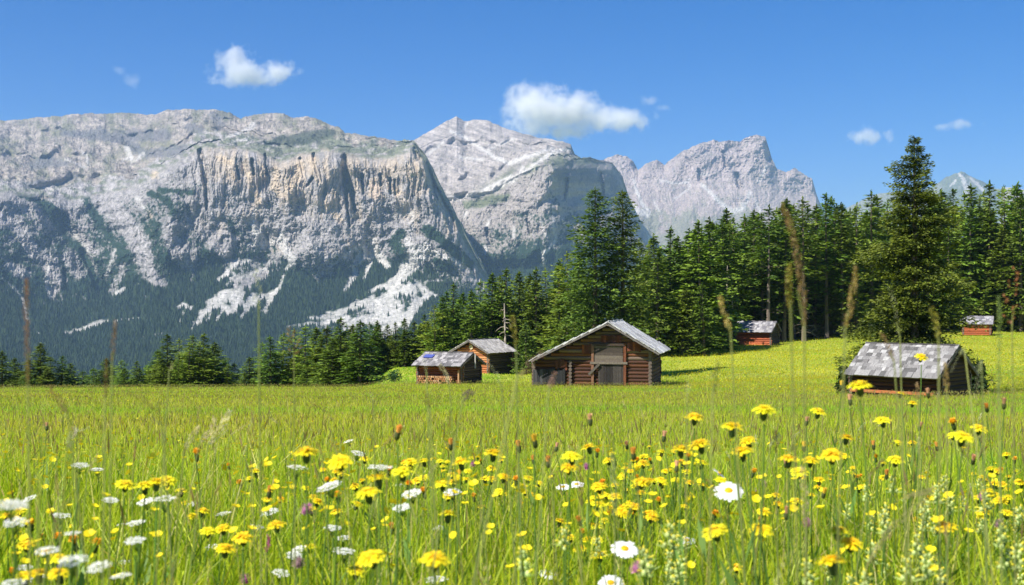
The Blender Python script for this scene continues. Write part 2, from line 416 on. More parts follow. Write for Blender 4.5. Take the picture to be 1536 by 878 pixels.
def mountain_mesh(name, x0, x1, step, knots, nrows, rough, colfn, hook=None, vert=.55, seed=0, sky_noise=2.5, back=500, topfn=None, hill=7.0, bigamp=45, pillar=None):
    """knots: list of (py curve, D curve, rows share) from foot to skyline; a real sheet of rock face, ledges and plateau, closed down behind"""
    xs = np.arange(x0, x1+.1, step)
    rows_py, rows_D = [], []
    for k in range(len(knots)-1):
        n = int(nrows*knots[k][2])
        t = np.linspace(0, 1, n, endpoint=False)[:, None]
        pa, pb = knots[k][0](xs)[None], knots[k+1][0](xs)[None]
        da, db = knots[k][1](xs)[None], knots[k+1][1](xs)[None]
        rows_py.append(pa+(pb-pa)*t); rows_D.append(da+(db-da)*t)
    rows_py.append(knots[-1][0](xs)[None]); rows_D.append(knots[-1][1](xs)[None])
    py = np.concatenate(rows_py); D = np.concatenate(rows_D)
    px = np.broadcast_to(xs[None], py.shape).copy()
    n = py.shape[0]
    tt = np.linspace(0, 1, n)[:, None]
    py = py + sky_noise*(tt**8*fbm(px/22, px*0+seed, 3, seed+40, gain=.6)+tt**45*(.5*fbm(px/7, px*0+seed, 3, seed+41)+.3*fbm(px/3, px*0, 2, seed+44)))
    sh_ = 17*fbm(py[:, :1]*0+np.arange(n)[:, None]/38.0, py[:, :1]*0+seed, 3, seed+90)*(tt < .93)
    D = np.stack([np.interp(xs+sh_[i, 0]*1.0, xs, D[i]) for i in range(n)])
    s = D/F                                   # metres per photo pixel there
    tmask = topfn(px, py) if topfn is not None else np.zeros(py.shape)
    # above the walls: terraces (steep little walls between flat benches) and rounded hummocks
    if topfn is not None:
        dtop = knots[-1][1](xs)[None]; dbot = knots[-3][1](xs)[None]
        u = np.clip((D-dbot)/np.maximum(dtop-dbot, 50), 0, 1)
        ph = u*3.2+.55*fbm(px/75, u*2.0, 4, seed+51, gain=.55)
        D = D + tmask*(dtop-dbot)*.42/3.2/6.283*1.9*np.sin(ph*6.283)*sstep(1.0, .72, u)
        hh_ = .7*fbm(px/34, D/150, 6, seed+52, gain=.62, ridged=True)+.9*fbm(px/95, D/420, 4, seed+53, ridged=True)
        py = py - tmask*hill*(hh_-.1)*np.clip((1-u)*5, .22, 1)
    # relief: ribs and gullies running down the fall line, then crags
    wob = 14*fbm(px/60, py/60, 3, seed+2)
    r0 = fbm((px+.35*py)/150, py/190, 3, seed+77, gain=.5, ridged=True)
    r1 = fbm((px+wob)/46, (py)/(46/vert), 7, seed, gain=.6, ridged=True)
    r2 = fbm(px/90, py/34, 5, seed+20, gain=.6)
    r3 = fbm(px/7, py/9, 3, seed+31, gain=.65, ridged=True)
    amp = rough(px, py, tt)
    pil = pillar(px, py) if pillar is not None else np.zeros(py.shape)
    pw = px+9*fbm(px/40, py/50, 3, seed+61)+1.5*fbm(px/6, py/9, 3, seed+62)
    col_ = fbm(pw/22, py/260, 5, seed+63, gain=.62, ridged=True)
    D = D - amp*s*(bigamp*r0 + (27*r1 + 13*r2)*(1-.62*pil) + 26*col_*pil + 5.0*r3*(1-.45*pil))*(1-tmask*.93)
    if hook is not None: D = D + hook(px, py)*s*(1-tmask)
    # soften where vertical steps get extreme: nothing, the rock is craggy
    a, b = ray(px, py)
    P = np.stack([a*D, D, EYE+b*D], -1)
    C = colfn(px, py, tt, r1, r3)
    # the far side
    top = P[-1]
    b1 = top+np.array([0, back*.25, -back*.06]); b1[:, 0] *= 1+back*.25/top[:, 1]
    b2 = top+np.array([0, back, -back*.9])
    P = np.concatenate([P, b1[None], b2[None]]); C = np.concatenate([C, C[-1:], C[-1:]])
    nr_, nc = P.shape[:2]
    i, j = np.meshgrid(np.arange(nr_-1), np.arange(nc-1), indexing='ij')
    q = np.stack([i*nc+j, i*nc+j+1, (i+1)*nc+j+1, (i+1)*nc+j], -1).reshape(-1, 4)
    return np_mesh(name, P.reshape(-1, 3), q, C.reshape(-1, 3), smooth=False), P, px, py
def mixc(a, b, t): return a*(1-t[..., None])+np.array(b)*t[..., None]
ROCK = np.array((.305,.283,.268)); CREAM = (.50,.40,.28); PINK = (.46,.37,.31); DARKROCK_AND_SHADE = (.145,.14,.14)
VEG = (.022,.042,.024); MEAD = (.10,.125,.055); SCREE = (.50,.475,.435)

# ---- the long massif
S1 = curve([(-500,190),(-200,188),(0,182),(60,178),(120,172),(180,171),(220,173),(250,167),(320,165),(345,170),(362,180),(380,173),(425,171),(440,179),(460,176),(480,181),(510,194),(518,204),(530,202),(560,207),(600,214),(615,213),(628,222),(640,240),(655,272),(680,318),(700,365),(720,402),(745,440)])
C1 = curve([(-500,300),(-100,300),(0,288),(60,296),(110,300),(160,288),(200,282),(240,258),(270,240),(300,224),(350,223),(380,226),(420,243),(450,232),(490,226),(520,232),(560,238),(590,236),(615,226),(628,232),(640,250),(655,280),(680,326),(700,372),(720,408),(745,446)])
Bn1 = curve([(-500,250),(0,250),(80,262),(140,262),(200,262),(260,238),(300,217),(350,216),(420,222),(480,218),(520,220),(560,228),(600,226),(620,222),(640,246),(745,443)])
F1 = curve([(-500,430),(0,440),(80,450),(150,440),(220,425),(300,400),(360,385),(430,398),(480,428),(520,408),(560,390),(620,400),(660,420),(700,440),(745,475)])
B1 = curve([(-500,600),(745,600)])
d = lambda *p: curve(p)
kn = [(B1, d((-500,1900),(300,2150),(745,2600)), .36),
      (F1, d((-500,3000),(0,3050),(100,3250),(160,3300),(230,3050),(300,3150),(400,3250),(470,3080),(560,3250),(620,3150),(700,3080),(745,3120)), .34),
      (C1, d((-500,3500),(0,3550),(100,3800),(150,3850),(200,3560),(260,3430),(300,3440),(380,3390),(440,3420),(500,3380),(560,3420),(620,3380),(650,3350),(700,3300),(745,3260)), .10),
      (Bn1, d((-500,4000),(0,4100),(200,4150),(300,3700),(600,3700),(640,3480),(700,3360),(745,3300)), .20),
      (S1, d((-500,5200),(0,5200),(350,4900),(420,4600),(520,4200),(600,4000),(640,3620),(700,3420),(745,3340)), 0)]
SC1 = [[(385,312,2),(378,332,4),(388,352,8),(395,366,8)], [(375,368,3),(395,366,5),(430,360,3)],
 [(422,350,3),(424,368,6),(440,392,7)], [(440,392,4),(429,404,2.5),(424,422,2),(414,438,3.5),(403,455,4.5),(396,470,3.5)],
 [(313,455,5),(335,445,9),(360,442,8),(362,433,3)], [(300,470,3),(330,458,5),(350,468,6)], [(355,455,8),(372,458,6),(380,445,6)], [(290,492,4),(300,480,5),(312,462,4)],
 [(340,475,2.5),(352,455,3)], [(325,482,2),(338,460,3)], [(310,484,2),(322,462,2)], [(362,478,3),(372,462,4),(392,445,5)], [(268,462,4),(274,458,4),(286,463,4)], [(270,485,1.5),(276,468,2)],
 [(380,470,1.2),(385,455,2),(392,448,4),(410,440,4)], [(327,422,3),(345,405,4),(352,395,4),(372,392,4)], [(360,416,2),(375,412,3),(400,404,3)], [(340,430,1.5),(352,412,2)],
 [(560,360,4),(546,378,8),(534,398,6),(532,415,3),(520,432,3.5),(516,436,3)], [(562,372,6),(552,400,4),(547,420,1.5)], [(565,378,8),(578,396,6),(586,404,2)], [(540,370,3),(520,382,2),(495,402,1)],
 [(640,374,9),(625,385,14),(612,402,12),(600,416,8),(582,428,5),(556,437,2.5)], [(630,376,6),(655,380,5),(672,388,2.5),(695,400,1.2)], [(694,399,1.5),(702,403,1)], [(643,388,1),(655,408,1.2),(664,412,3)],
 [(596,426,8),(590,440,10),(576,455,10),(556,460,9)], [(610,436,9),(628,432,8),(640,440,6),(655,446,3)], [(640,424,3),(662,420,1.5)], [(590,462,14),(570,478,10),(545,482,8),(520,488,8)], [(600,478,12),(580,500,10)], [(536,452,3),(520,466,3),(490,470,2)], [(560,446,4),(530,462,5),(500,474,3),(462,478,2)], [(430,492,2),(470,486,3),(520,478,5)], [(640,445,5),(620,462,8),(606,490,8)],
 [(604,308,1.5),(600,318,1.5)], [(608,306,1),(618,322,1.5),(618,345,1.5),(610,365,5),(625,378,6)],
 [(5,418,1),(20,432,1.2),(34,448,1.5),(40,478,1.5),(52,498,1.2),(62,508,1)],
 [(72,395,2),(70,420,3),(74,446,3)], [(98,500,3),(110,499,3),(140,488,4),(160,482,3)], [(172,484,1.5),(182,480,1.5),(208,478,1.5)], [(175,440,3),(186,434,3)], [(205,508,.8),(262,497,1.2)],
 [(100,330,1),(112,352,1.5),(130,372,1.5),(142,400,1.2),(146,412,1)], [(158,415,2),(165,400,1.5),(172,375,1.5)],
 [(118,222,.8),(130,236,1),(132,250,.8)], [(96,238,1),(128,252,1)], [(182,244,1),(192,236,2)], [(196,246,1),(214,232,3)], [(190,222,3),(196,238,4)], [(340,205,2),(365,198,3),(380,188,4)], [(350,212,1.5),(372,208,2)], [(300,246,2),(312,262,1)], [(205,296,2),(215,312,2)], [(85,286,2),(66,282,1)]]
RK1 = [[(5,325,14),(30,345,10),(45,370,12),(75,395,12),(85,420,12),(78,445,6)], [(-40,330,20),(-80,380,20)], [(108,345,8),(130,365,7),(145,378,5)], [(105,385,10),(118,410,10)], [(15,400,8),(35,410,8)], [(150,300,12),(175,320,14),(200,350,16),(215,380,14),(222,410,12),(240,425,8)], [(255,340,14),(270,380,14),(285,400,10)], [(300,330,20),(330,360,18),(340,385,8)], [(185,400,5),(175,425,4),(168,440,3)], [(395,410,10),(370,425,8),(350,425,8)], [(100,275,10),(140,280,10)]]
CR1 = [[(560,275,8),(562,290,9),(570,296,5)], [(450,248,6),(440,270,10),(437,295,9)], [(415,255,6),(412,280,7),(420,292,5)], [(395,250,3),(392,268,4)], [(330,236,5),(345,246,4)], [(388,305,3),(385,280,3)], [(505,290,7),(500,315,6)], [(375,262,4),(378,290,2)], [(468,245,4),(476,272,2)], [(470,240,5)], [(225,320,3),(228,352,3)], [(232,262,5)], [(480,300,6),(510,330,4)], [(350,262,3),(356,272,3)], [(600,290,4),(585,280,3)]]
VG1 = [[(-10,280,5),(20,285,5),(55,300,6),(80,318,11),(100,345,12),(130,390,9),(145,430,8)], [(125,290,5),(140,320,9),(160,350,6),(185,385,8),(198,420,10)], [(225,290,5),(250,300,6),(262,318,4)], [(240,285,5),(290,290,4)], [(305,375,6),(320,395,9)], [(345,385,4),(400,380,3)], [(600,352,8),(588,365,7)], [(598,372,9),(604,385,7)], [(640,345,9),(655,355,9),(680,375,8),(705,396,8)], [(655,395,8),(672,402,8)], [(640,402,6),(652,412,7)], [(505,390,6),(515,410,8),(505,425,9)], [(541,412,5),(537,428,4)], [(560,408,4),(558,400,3)], [(395,425,7),(375,430,8),(408,418,6)], [(100,410,7),(115,430,9)], [(30,380,7),(60,378,5)], [(0,345,6),(40,352,6)], [(355,350,6),(345,335,5)], [(440,460,16),(470,440,16),(450,420,14),(490,450,10)], [(668,425,9),(660,432,6)]]
# deep fissures in the rock wall: (half width) and how much deeper
GU1 = [[(516,236,4),(519,262,4),(528,290,4),(532,316,2)], [(514,250,3),(520,300,2.5),(524,340,1)], [(300,226,3),(303,240,4),(307,258,5),(309,290,2),(310,315,1)], [(470,232,2),(472,240,2)], [(543,262,2),(545,290,2)], [(570,262,1.5),(571,278,1.5)], [(585,268,1.5),(586,290,1.5)], [(592,270,1),(593,292,1)], [(621,222,2),(628,238,4)], [(643,245,3),(648,275,4),(660,300,5),(672,322,6),(680,345,5)], [(468,268,2),(460,280,1)], [(355,250,1),(359,268,1.5)], [(122,376,4),(135,395,6),(144,420,6),(147,436,4)], [(96,405,3),(98,435,3)], [(62,250,8),(78,248,8)], [(150,185,5),(155,200,5)], [(285,192,8),(295,196,9)], [(105,272,4),(110,268,3)], [(40,278,4)], [(320,172,4),(325,180,4)], [(398,232,1.5),(400,262,1.5)], [(378,240,2),(380,262,1.5)], [(450,238,2)]]
DK1 = [[(425,208,5),(450,210,8),(480,206,9),(500,203,7)]]
def col1(px, py, tt, r1, r3):
    fine = fbm(px/4.5, py/5.5, 4, 61, gain=.7); mid = fbm(px/26, py/30, 5, 62, gain=.6); big = fbm(px/90, py/90, 3, 63)
    streak = fbm((px+.3*py)/8, py/20, 4, 64, gain=.65)
    c = np.broadcast_to(ROCK, px.shape+(3,)).copy()*(1+.95*fine+.35*mid)[..., None]
    f1, c1, s1 = F1(px), C1(px), S1(px)
    cliff = sstep(-6, 8, py-c1)*sstep(20, -25, py-f1)
    c = mixc(c, DARKROCK_AND_SHADE, sstep(.1, .5, streak)*cliff*.6)
    pcol = fbm((px+6*mid)/9, py/70, 4, 83, gain=.6)
    c = mixc(c, CREAM, sstep(-.15, .35, .6*fbm(px/30, py/45, 4, 84)+.7*pcol+.12-.0045*np.maximum(py-275, -20))*cliff*.62*sstep(260, 360, px))
    c = mixc(c, DARKROCK_AND_SHADE, sstep(.25, .5, -pcol+.3*fine)*cliff*.55*sstep(240, 300, px))
    c = mixc(c, CREAM, strokes(px, py, CR1, 5, 70, 5)*.85)
    c = mixc(c, PINK, strokes(px, py, [[(560,275,6),(566,292,8)],[(378,275,4),(382,292,3)]], 4, 71, 6)*.5)
    # greenery: thick towards the foot, in clumps on the face, alpine grass on the benches
    hgt = (py-c1)/np.maximum(f1-c1, 20)
    dens = np.interp(hgt, [-.1, 0, .35, .7, 1.0, 1.2, 1.5], [.05, .17, .36, .43, .52, .68, .9])
    dens = dens+.16*cliff*sstep(330, 230, px)
    dens = dens*(1-.55*sstep(400, 470, px)*sstep(650, 600, px)*sstep(.95, .6, hgt))
    thr = (dens-.5)*2.3
    veg = sstep(-.10, .10, .75*fine+.5*mid+.25*fbm(px/12, py/8, 3, 67)+thr)
    veg = np.maximum(veg, strokes(px, py, VG1, 7, 72, 2.5)*sstep(-.75, -.3, fine))
    veg = veg*(1-strokes(px, py, RK1, 9, 76, 6)*sstep(-.25, .15, fine+.3*streak+.22))
    top = sstep(4, -3, py-c1)
    bench = top*sstep(-.35, .15, mid+.4*fine+.5-np.abs(py-c1+8)/24)
    patch = sstep(-.15, .3, fbm(px/16, py/6, 4, 79)+.3*sstep(260, 420, px))
    c = mixc(c, MEAD, bench*patch*.7)
    up = top*(1-bench)
    lines = fbm((px)/55, (py+px*.03+5*mid)/4.2, 5, 68, gain=.65)
    c = np.where((up > .3)[..., None], c*(.98+.95*lines)[..., None]*np.array((1.06,1.0,.90)), c)
    c = mixc(c, (.13,.135,.08), up*sstep(-.15, .22, mid+.4*lines+.15*fine-.04)*.8)
    c = mixc(c, (.16,.15,.14), up*sstep(.1, .4, fbm(px/9, py/6, 4, 69)+.3*fine)*.7)
    c = mixc(c, (.13,.13,.135), strokes(px, py, [[(-60,215,8),(-20,222,8)],[(50,248,7),(75,242,8),(98,246,4)],[(95,200,4),(130,202,7),(180,206,8),(250,202,8)],[(150,196,7),(158,204,6)],[(195,215,8),(215,232,6),(255,228,9),(275,222,6)],[(285,192,8),(300,196,6)],[(318,172,5),(332,186,5)],[(40,278,4),(62,272,3)],[(100,270,3),(112,264,4)]], 5, 86, 4)*top*sstep(-.5, .1, fine+.2)*.75)
    c = mixc(c, (.06,.075,.05), strokes(px, py, [[(415,212,5),(440,210,8),(470,205,10),(498,200,6)],[(400,216,3),(425,205,4)]], 3, 87, 4)*top*.85)  # shadow of the slope under the crest, painted into the surface colour
    c = mixc(c, VEG, veg*(1-top))
    # the woods below: olive glades
    c = mixc(c, (.05,.075,.03), (veg > .5)*sstep(.15, .6, big+.4*mid)*sstep(.9, 1.2, hgt)*.5)
    fall = fbm((px-.25*py)/3.0, py/13, 4, 78, gain=.65)
    sc = strokes(px, py, SC1, 3.6, 73, 3.2)*sstep(-.42, -.02, fall+.35*fine+.12)
    apron = strokes(px, py, [[(612,435,20),(560,490,26),(500,500,12)],[(600,440,20),(575,470,22),(540,485,16),(480,490,8)],[(345,410,9),(390,395,9),(420,385,6)]], 8, 74, 5)
    c = mixc(c, (.33,.315,.30), apron*sstep(-.1, .15, fine+.4*streak+.05)*.85)
    c = mixc(c, SCREE, sc*(.75+.25*sstep(-.3, .3, streak)))
    return np.clip(c, .01, .8)
def hook1(px, py):
    h = 34*strokes(px, py, GU1, 1.6, 80, 3.0)
    h += 40*strokes(px, py, [[(60,300,8),(85,335,14),(120,375,14),(140,415,12),(160,450,8)]], 4, 81, 14)
    h -= 26*strokes(px, py, [[(640,300,8),(655,350,12),(668,385,14)], [(430,250,10),(425,310,16)], [(255,300,12),(255,380,12)], [(560,300,14),(570,360,12)]], 4, 82, 20)
    return h
def rough1(px, py, tt):
    c1, f1 = C1(px), F1(px)
    return 0.22+.78*sstep(-4, 14, py-c1)*sstep(40, -30, py-f1)+.35*sstep(0, -20, py-c1)
MM = []
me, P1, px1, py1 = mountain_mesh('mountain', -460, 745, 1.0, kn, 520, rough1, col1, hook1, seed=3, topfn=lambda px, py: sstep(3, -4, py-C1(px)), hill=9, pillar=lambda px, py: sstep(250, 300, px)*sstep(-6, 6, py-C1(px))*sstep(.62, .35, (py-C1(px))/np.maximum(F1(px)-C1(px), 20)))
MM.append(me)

# ---- the middle peak and its dark-faced shoulder
S2 = curve([(540,280),(600,225),(615,214),(640,200),(665,186),(685,176),(697,184),(715,180),(735,183),(760,195),(790,203),(812,208),(840,213),(856,218),(862,232),(872,239),(885,237),(900,241),(918,244),(932,262),(945,300),(962,335),(985,365),(1010,400),(1030,430)])
C2 = curve([(540,330),(620,310),(660,300),(700,296),(740,288),(770,268),(800,254),(830,247),(862,245),(885,243),(900,246),(918,248),(932,266),(945,304),(962,339),(985,369),(1010,404),(1030,434)])
F2 = curve([(540,430),(700,405),(740,400),(800,400),(860,395),(940,390),(975,400),(1030,450)])
kn = [(curve([(540,600),(1030,600)]), d((540,2600),(1030,3000)), .30),
      (F2, d((540,3700),(700,3950),(820,3800),(900,4100),(960,4600),(1030,5200)), .34),
      (C2, d((540,4300),(660,4300),(760,4250),(800,4170),(825,4190),(850,4480),(885,5000),(915,5450),(930,5600),(1030,5800)), .36),
      (S2, d((540,5300),(620,5300),(700,5500),(800,5200),(860,5000),(880,5050),(915,5600),(930,5700),(1030,5900)), 0)]
SC2 = [[(662,300,5),(690,296,4),(720,290,4),(742,280,6),(770,266,5)], [(742,276,3),(770,272,3),(785,250,2)], [(676,197,2),(695,205,2.5),(720,222,2),(745,238,3),(765,245,3.5),(800,232,3),(830,222,2)], [(700,186,2),(690,200,1)], [(730,226,1),(770,208,1.5)], [(690,236,2),(725,240,2)], [(640,232,1),(665,214,2)], [(780,262,2),(830,228,3),(855,224,2)],
 [(829,310,1),(830,340,1.5),(834,358,2),(825,372,1.5),(814,382,3),(817,398,1)], [(812,330,1),(818,355,1)], [(700,318,2),(696,330,1)], [(728,372,3),(729,382,1)], [(950,312,2),(962,335,3),(975,352,4),(972,362,3)], [(735,330,2),(730,340,3)], [(770,340,1),(772,355,1.5)]]
GU2 = [[(690,262,4),(720,270,4),(700,280,8),(690,290,8)], [(705,205,3),(710,215,4)], [(852,222,2),(856,232,2.5)], [(730,345,3),(735,365,3)], [(790,330,2),(796,350,2)], [(850,268,2),(846,300,2)], [(900,262,3),(905,300,3)]]
def col2(px, py, tt, r1, r3):
    fine = fbm(px/4, py/5, 4, 161, gain=.7); mid = fbm(px/24, py/26, 5, 162, gain=.6); streak = fbm(px/5, py/20, 4, 164)
    c = np.broadcast_to(np.array((.33,.295,.265)), px.shape+(3,)).copy()*(1+.3*fine+.25*mid)[..., None]
    f, c_ = F2(px), C2(px)
    hgt = (py-c_)/np.maximum(f-c_, 20)
    dens = np.interp(hgt, [-.1, 0, .3, .7, 1, 1.15, 1.4], [0, .30, .40, .50, .68, .88, .98])
    veg = sstep(-.12, .12, .55*fine+.55*mid+(dens-.5)*2.3)
    dark = strokes(px, py, [[(845,262,12),(890,262,14),(918,270,8),(930,300,6)]], 3, 170, 8)  # shade on the shoulder's turned-away face, painted in as a dark patch
    c = mixc(c, DARKROCK_AND_SHADE, dark*.8+.35*sstep(.15, .5, streak))
    c = mixc(c, MEAD, sstep(10, -2, py-c_)*sstep(700, 760, px)*sstep(-.1, .3, mid+.2)*sstep(-26, -6, py-c_)*.8)
    c = mixc(c, MEAD, strokes(px, py, [[(700,308,6),(740,300,8),(760,295,5)]], 5, 171, 4)*.8)
    top = sstep(4, -3, py-c_)
    lines = fbm(px/30, (py-px*.25)/3.2, 4, 168, gain=.6)
    c = np.where((top > .5)[..., None], c*(1.02+.85*lines)[..., None], c)
    c = mixc(c, VEG, veg*(1-top)*(1-.6*dark))
    c = mixc(c, SCREE, strokes(px, py, SC2, 3.0, 173, 3.5)*sstep(-.45, .1, fbm(px/4, py/9, 4, 179)+.25))
    return np.clip(c, .01, .8)
def rough2(px, py, tt): return .38+.62*sstep(-4, 12, py-C2(px))*sstep(30, -20, py-F2(px))+.25*sstep(0, -20, py-C2(px))
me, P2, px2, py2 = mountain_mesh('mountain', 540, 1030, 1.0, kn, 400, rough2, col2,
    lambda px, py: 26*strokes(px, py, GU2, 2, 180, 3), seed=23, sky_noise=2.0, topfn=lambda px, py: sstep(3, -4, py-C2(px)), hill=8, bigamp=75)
MM.append(me)

# ---- the far pale towers
S3 = curve([(860,300),(895,245),(912,236),(925,232),(940,234),(950,243),(957,256),(968,246),(985,240),(996,247),(1008,238),(1022,228),(1040,220),(1058,213),(1070,209),(1080,213),(1098,211),(1110,213),(1118,207),(1134,201),(1148,206),(1153,222),(1158,240),(1166,254),(1180,257),(1192,253),(1205,261),(1218,268),(1224,290),(1240,330),(1270,380)])
kn = [(curve([(860,470),(1270,480)]), d((860,6000),(1270,6300)), .25),
      (curve([(860,350),(930,330),(980,345),(1040,330),(1100,345),(1160,335),(1224,330),(1270,390)]), d((860,7000),(1270,7200)), .30),
      (curve([(860,310),(925,270),(960,275),(1020,275),(1080,270),(1130,265),(1170,285),(1224,298),(1270,385)]), d((860,7500),(1060,7450),(1270,7700)), .45),
      (S3, d((860,7900),(1060,7750),(1270,7950)), 0)]
SC3 = [[(925,262,2),(932,285,3),(945,305,3),(958,318,5),(972,322,4)], [(950,270,1.5),(955,288,2),(962,305,2.5),(975,318,2)], [(980,300,1),(988,316,1.5)], [(1052,276,2),(1068,292,3),(1085,308,3),(1100,318,4),(1115,312,4)], [(1125,288,2),(1120,302,2.5),(1105,318,3)], [(1125,288,1),(1135,305,1.5),(1140,318,1.5)], [(990,270,1),(1010,275,1.5),(1030,274,1.5),(1035,268,1)], [(1010,300,1),(1025,290,1),(1035,278,1)], [(1150,250,2),(1138,272,2)], [(1045,262,1),(1062,262,1)]]
def col3(px, py, tt, r1, r3):
    fine = fbm(px/4, py/5, 4, 261, gain=.7); mid = fbm(px/24, py/26, 5, 262, gain=.6)
    c = np.broadcast_to(np.array((.36,.30,.27)), px.shape+(3,)).copy()*(1+.35*fine+.3*mid)[..., None]
    c = mixc(c, (.16,.16,.15), sstep(.1, .45, fbm(px/6, py/16, 4, 264))*.6)
    c = mixc(c, (.17,.18,.12), sstep(.0, .4, mid+.3*fine+(py-310)/70)*.75)
    c = mixc(c, SCREE, strokes(px, py, SC3, 2.5, 273, 3)*sstep(-.5, .1, fbm(px/4, py/9, 4, 279)+.25)*.85)
    return np.clip(c, .01, .8)
me, _, _, _ = mountain_mesh('mountain', 860, 1270, 1.0, kn, 300, lambda px, py, t: .3+.38*sstep(.4, .8, t), col3,
    lambda px, py: 18*strokes(px, py, [[(1105,262,3),(1110,280,3)], [(1148,215,3),(1154,240,4)], [(950,245,3),(953,255,3)], [(1048,255,2),(1050,270,3)], [(1085,228,2),(1088,250,2)]], 2, 280, 3), vert=.7, seed=43, sky_noise=2.6)
MM.append(me)

# ---- the pale cone far to the right, and the low blue ridge before it
S4 = curve([(1200,345),(1255,322),(1278,308),(1300,297),(1320,290),(1345,288),(1375,290),(1400,279),(1420,266),(1442,257),(1456,264),(1475,273),(1495,284),(1515,281),(1536,284),(1600,296),(1750,300),(1950,330)])
kn = [(curve([(1200,480),(1950,480)]), d((1200,7500),(1950,7500)), .4),
      (curve([(1200,365),(1300,340),(1440,318),(1600,340),(1950,360)]), d((1200,8600),(1950,8600)), .6),
      (S4, d((1200,9300),(1950,9300)), 0)]
def col4(px, py, tt, r1, r3):
    fine = fbm(px/4, py/5, 4, 361, gain=.7); mid = fbm(px/24, py/26, 5, 362, gain=.6)
    c = np.broadcast_to(np.array((.40,.36,.33)), px.shape+(3,)).copy()*(1+.2*fine+.2*mid)[..., None]
    c = mixc(c, (.10,.13,.09), sstep(-.1, .3, mid+.3*fine+np.minimum(0, 30-np.abs(px-1450))/60+.5)*.85)
    c = mixc(c, (.12,.15,.09), sstep(1425, 1395, px)*.7)
    c = mixc(c, SCREE, strokes(px, py, [[(1440,262,2),(1448,275,3),(1452,295,4)], [(1456,268,2),(1475,285,3)], [(1434,270,1),(1425,280,1)]], 3, 373, 2)*.9)
    return np.clip(c, .01, .8)
me, _, _, _ = mountain_mesh('mountain', 1200, 1950, 1.5, kn, 220, lambda px, py, t: .35+0*px, col4, None, vert=.8, seed=53, sky_noise=2.0)
MM.append(me)

m, nt, out = new_mat('mountain_rock')
at_ = N(nt, 'ShaderNodeAttribute', attribute_name='Col'); tc = N(nt, 'ShaderNodeTexCoord')
n1 = N(nt, 'ShaderNodeTexNoise', i_Scale=.09, i_Detail=8.0, i_Roughness=.75); nt.links.new(tc.outputs['Object'], n1.inputs['Vector'])
mr = N(nt, 'ShaderNodeMapRange', i_1=.3, i_2=.7, i_3=.5, i_4=1.5); nt.links.new(n1.outputs['Fac'], mr.inputs[0])
mx = N(nt, 'ShaderNodeMix', data_type='RGBA', blend_type='MULTIPLY'); mx.inputs[0].default_value = 1
nt.links.new(at_.outputs['Color'], mx.inputs[6]); nt.links.new(mr.outputs[0], mx.inputs[7])
bs = N(nt, 'ShaderNodeBsdfPrincipled', i_Roughness=.95); bs.inputs['Specular IOR Level'].default_value = .1
bp = N(nt, 'ShaderNodeBump', i_Strength=.7, i_Distance=8.0); nt.links.new(n1.outputs['Fac'], bp.inputs['Height']); nt.links.new(bp.outputs[0], bs.inputs['Normal'])
nt.links.new(mx.outputs[2], bs.inputs['Base Color']); nt.links.new(bs.outputs[0], out.inputs['Surface'])
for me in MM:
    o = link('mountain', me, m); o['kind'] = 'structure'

# ---- the woods on the lower slopes of the valley: too many to count
def woods(P, px, py, me, Ffn, n, seed, xr):
    g_ = np.random.default_rng(seed)
    C = np.zeros(len(me.vertices)*4, np.float32); me.attributes['Col'].data.foreach_get('color', C)
    C = C.reshape(-1, 4)[:px.size].reshape(px.shape+(4,))[..., :3]
    nr_, nc = px.shape
    f = Ffn(px)
    ok = (C.sum(-1) < .2) & (py < 575) & (py > f-22) & (px > xr[0]) & (px < xr[1])
    wgt = ok*np.clip((py-(f-22))/40, .03, 1)
    # area weight: even on the ground
    dy = np.abs(np.gradient(py, axis=0)); wgt = (wgt*dy).ravel(); wgt /= wgt.sum()
    k = g_.choice(px.size, n, p=wgt)
    p = P[:nr_].reshape(-1, 3)[k] + g_.normal(0, 1.5, (n, 3))*np.array([1,1,.1])
    h = g_.uniform(8, 15, n); r_ = h*g_.uniform(.17, .27, n)
    a0 = g_.uniform(0, 6.28, n)
    lv = [p+np.stack([r_*np.cos(a0+t), r_*np.sin(a0+t), -1.5+0*h], -1) for t in (0, 2.094, 4.189)]
    lv.append(p+np.stack([0*h, 0*h, h], -1))
    V = np.stack(lv, 1).reshape(-1, 3)
    T = ((np.arange(n)*4)[:, None, None]+np.array([[0,1,3],[1,2,3],[2,0,3]])[None]).reshape(-1, 3)
    pal = np.array([(.024,.045,.022),(.035,.06,.024),(.018,.034,.022),(.05,.075,.03)])
    c = pal[g_.integers(0, 4, n)]*g_.uniform(.7, 1.3, (n, 1))
    return V, T, np.repeat(c, 4, 0)
V, T, C = join([woods(P1, px1, py1, MM[0], F1, 62000, 5, (-300, 745)), woods(P2, px2, py2, MM[1], F2, 14000, 6, (640, 1000))])
o = link('far_woods', np_mesh('far_woods', V, T, C), M_crown)
tag(o, 'dark blue green conifer woods covering the valley side below the cliffs', 'woods', kind='stuff')
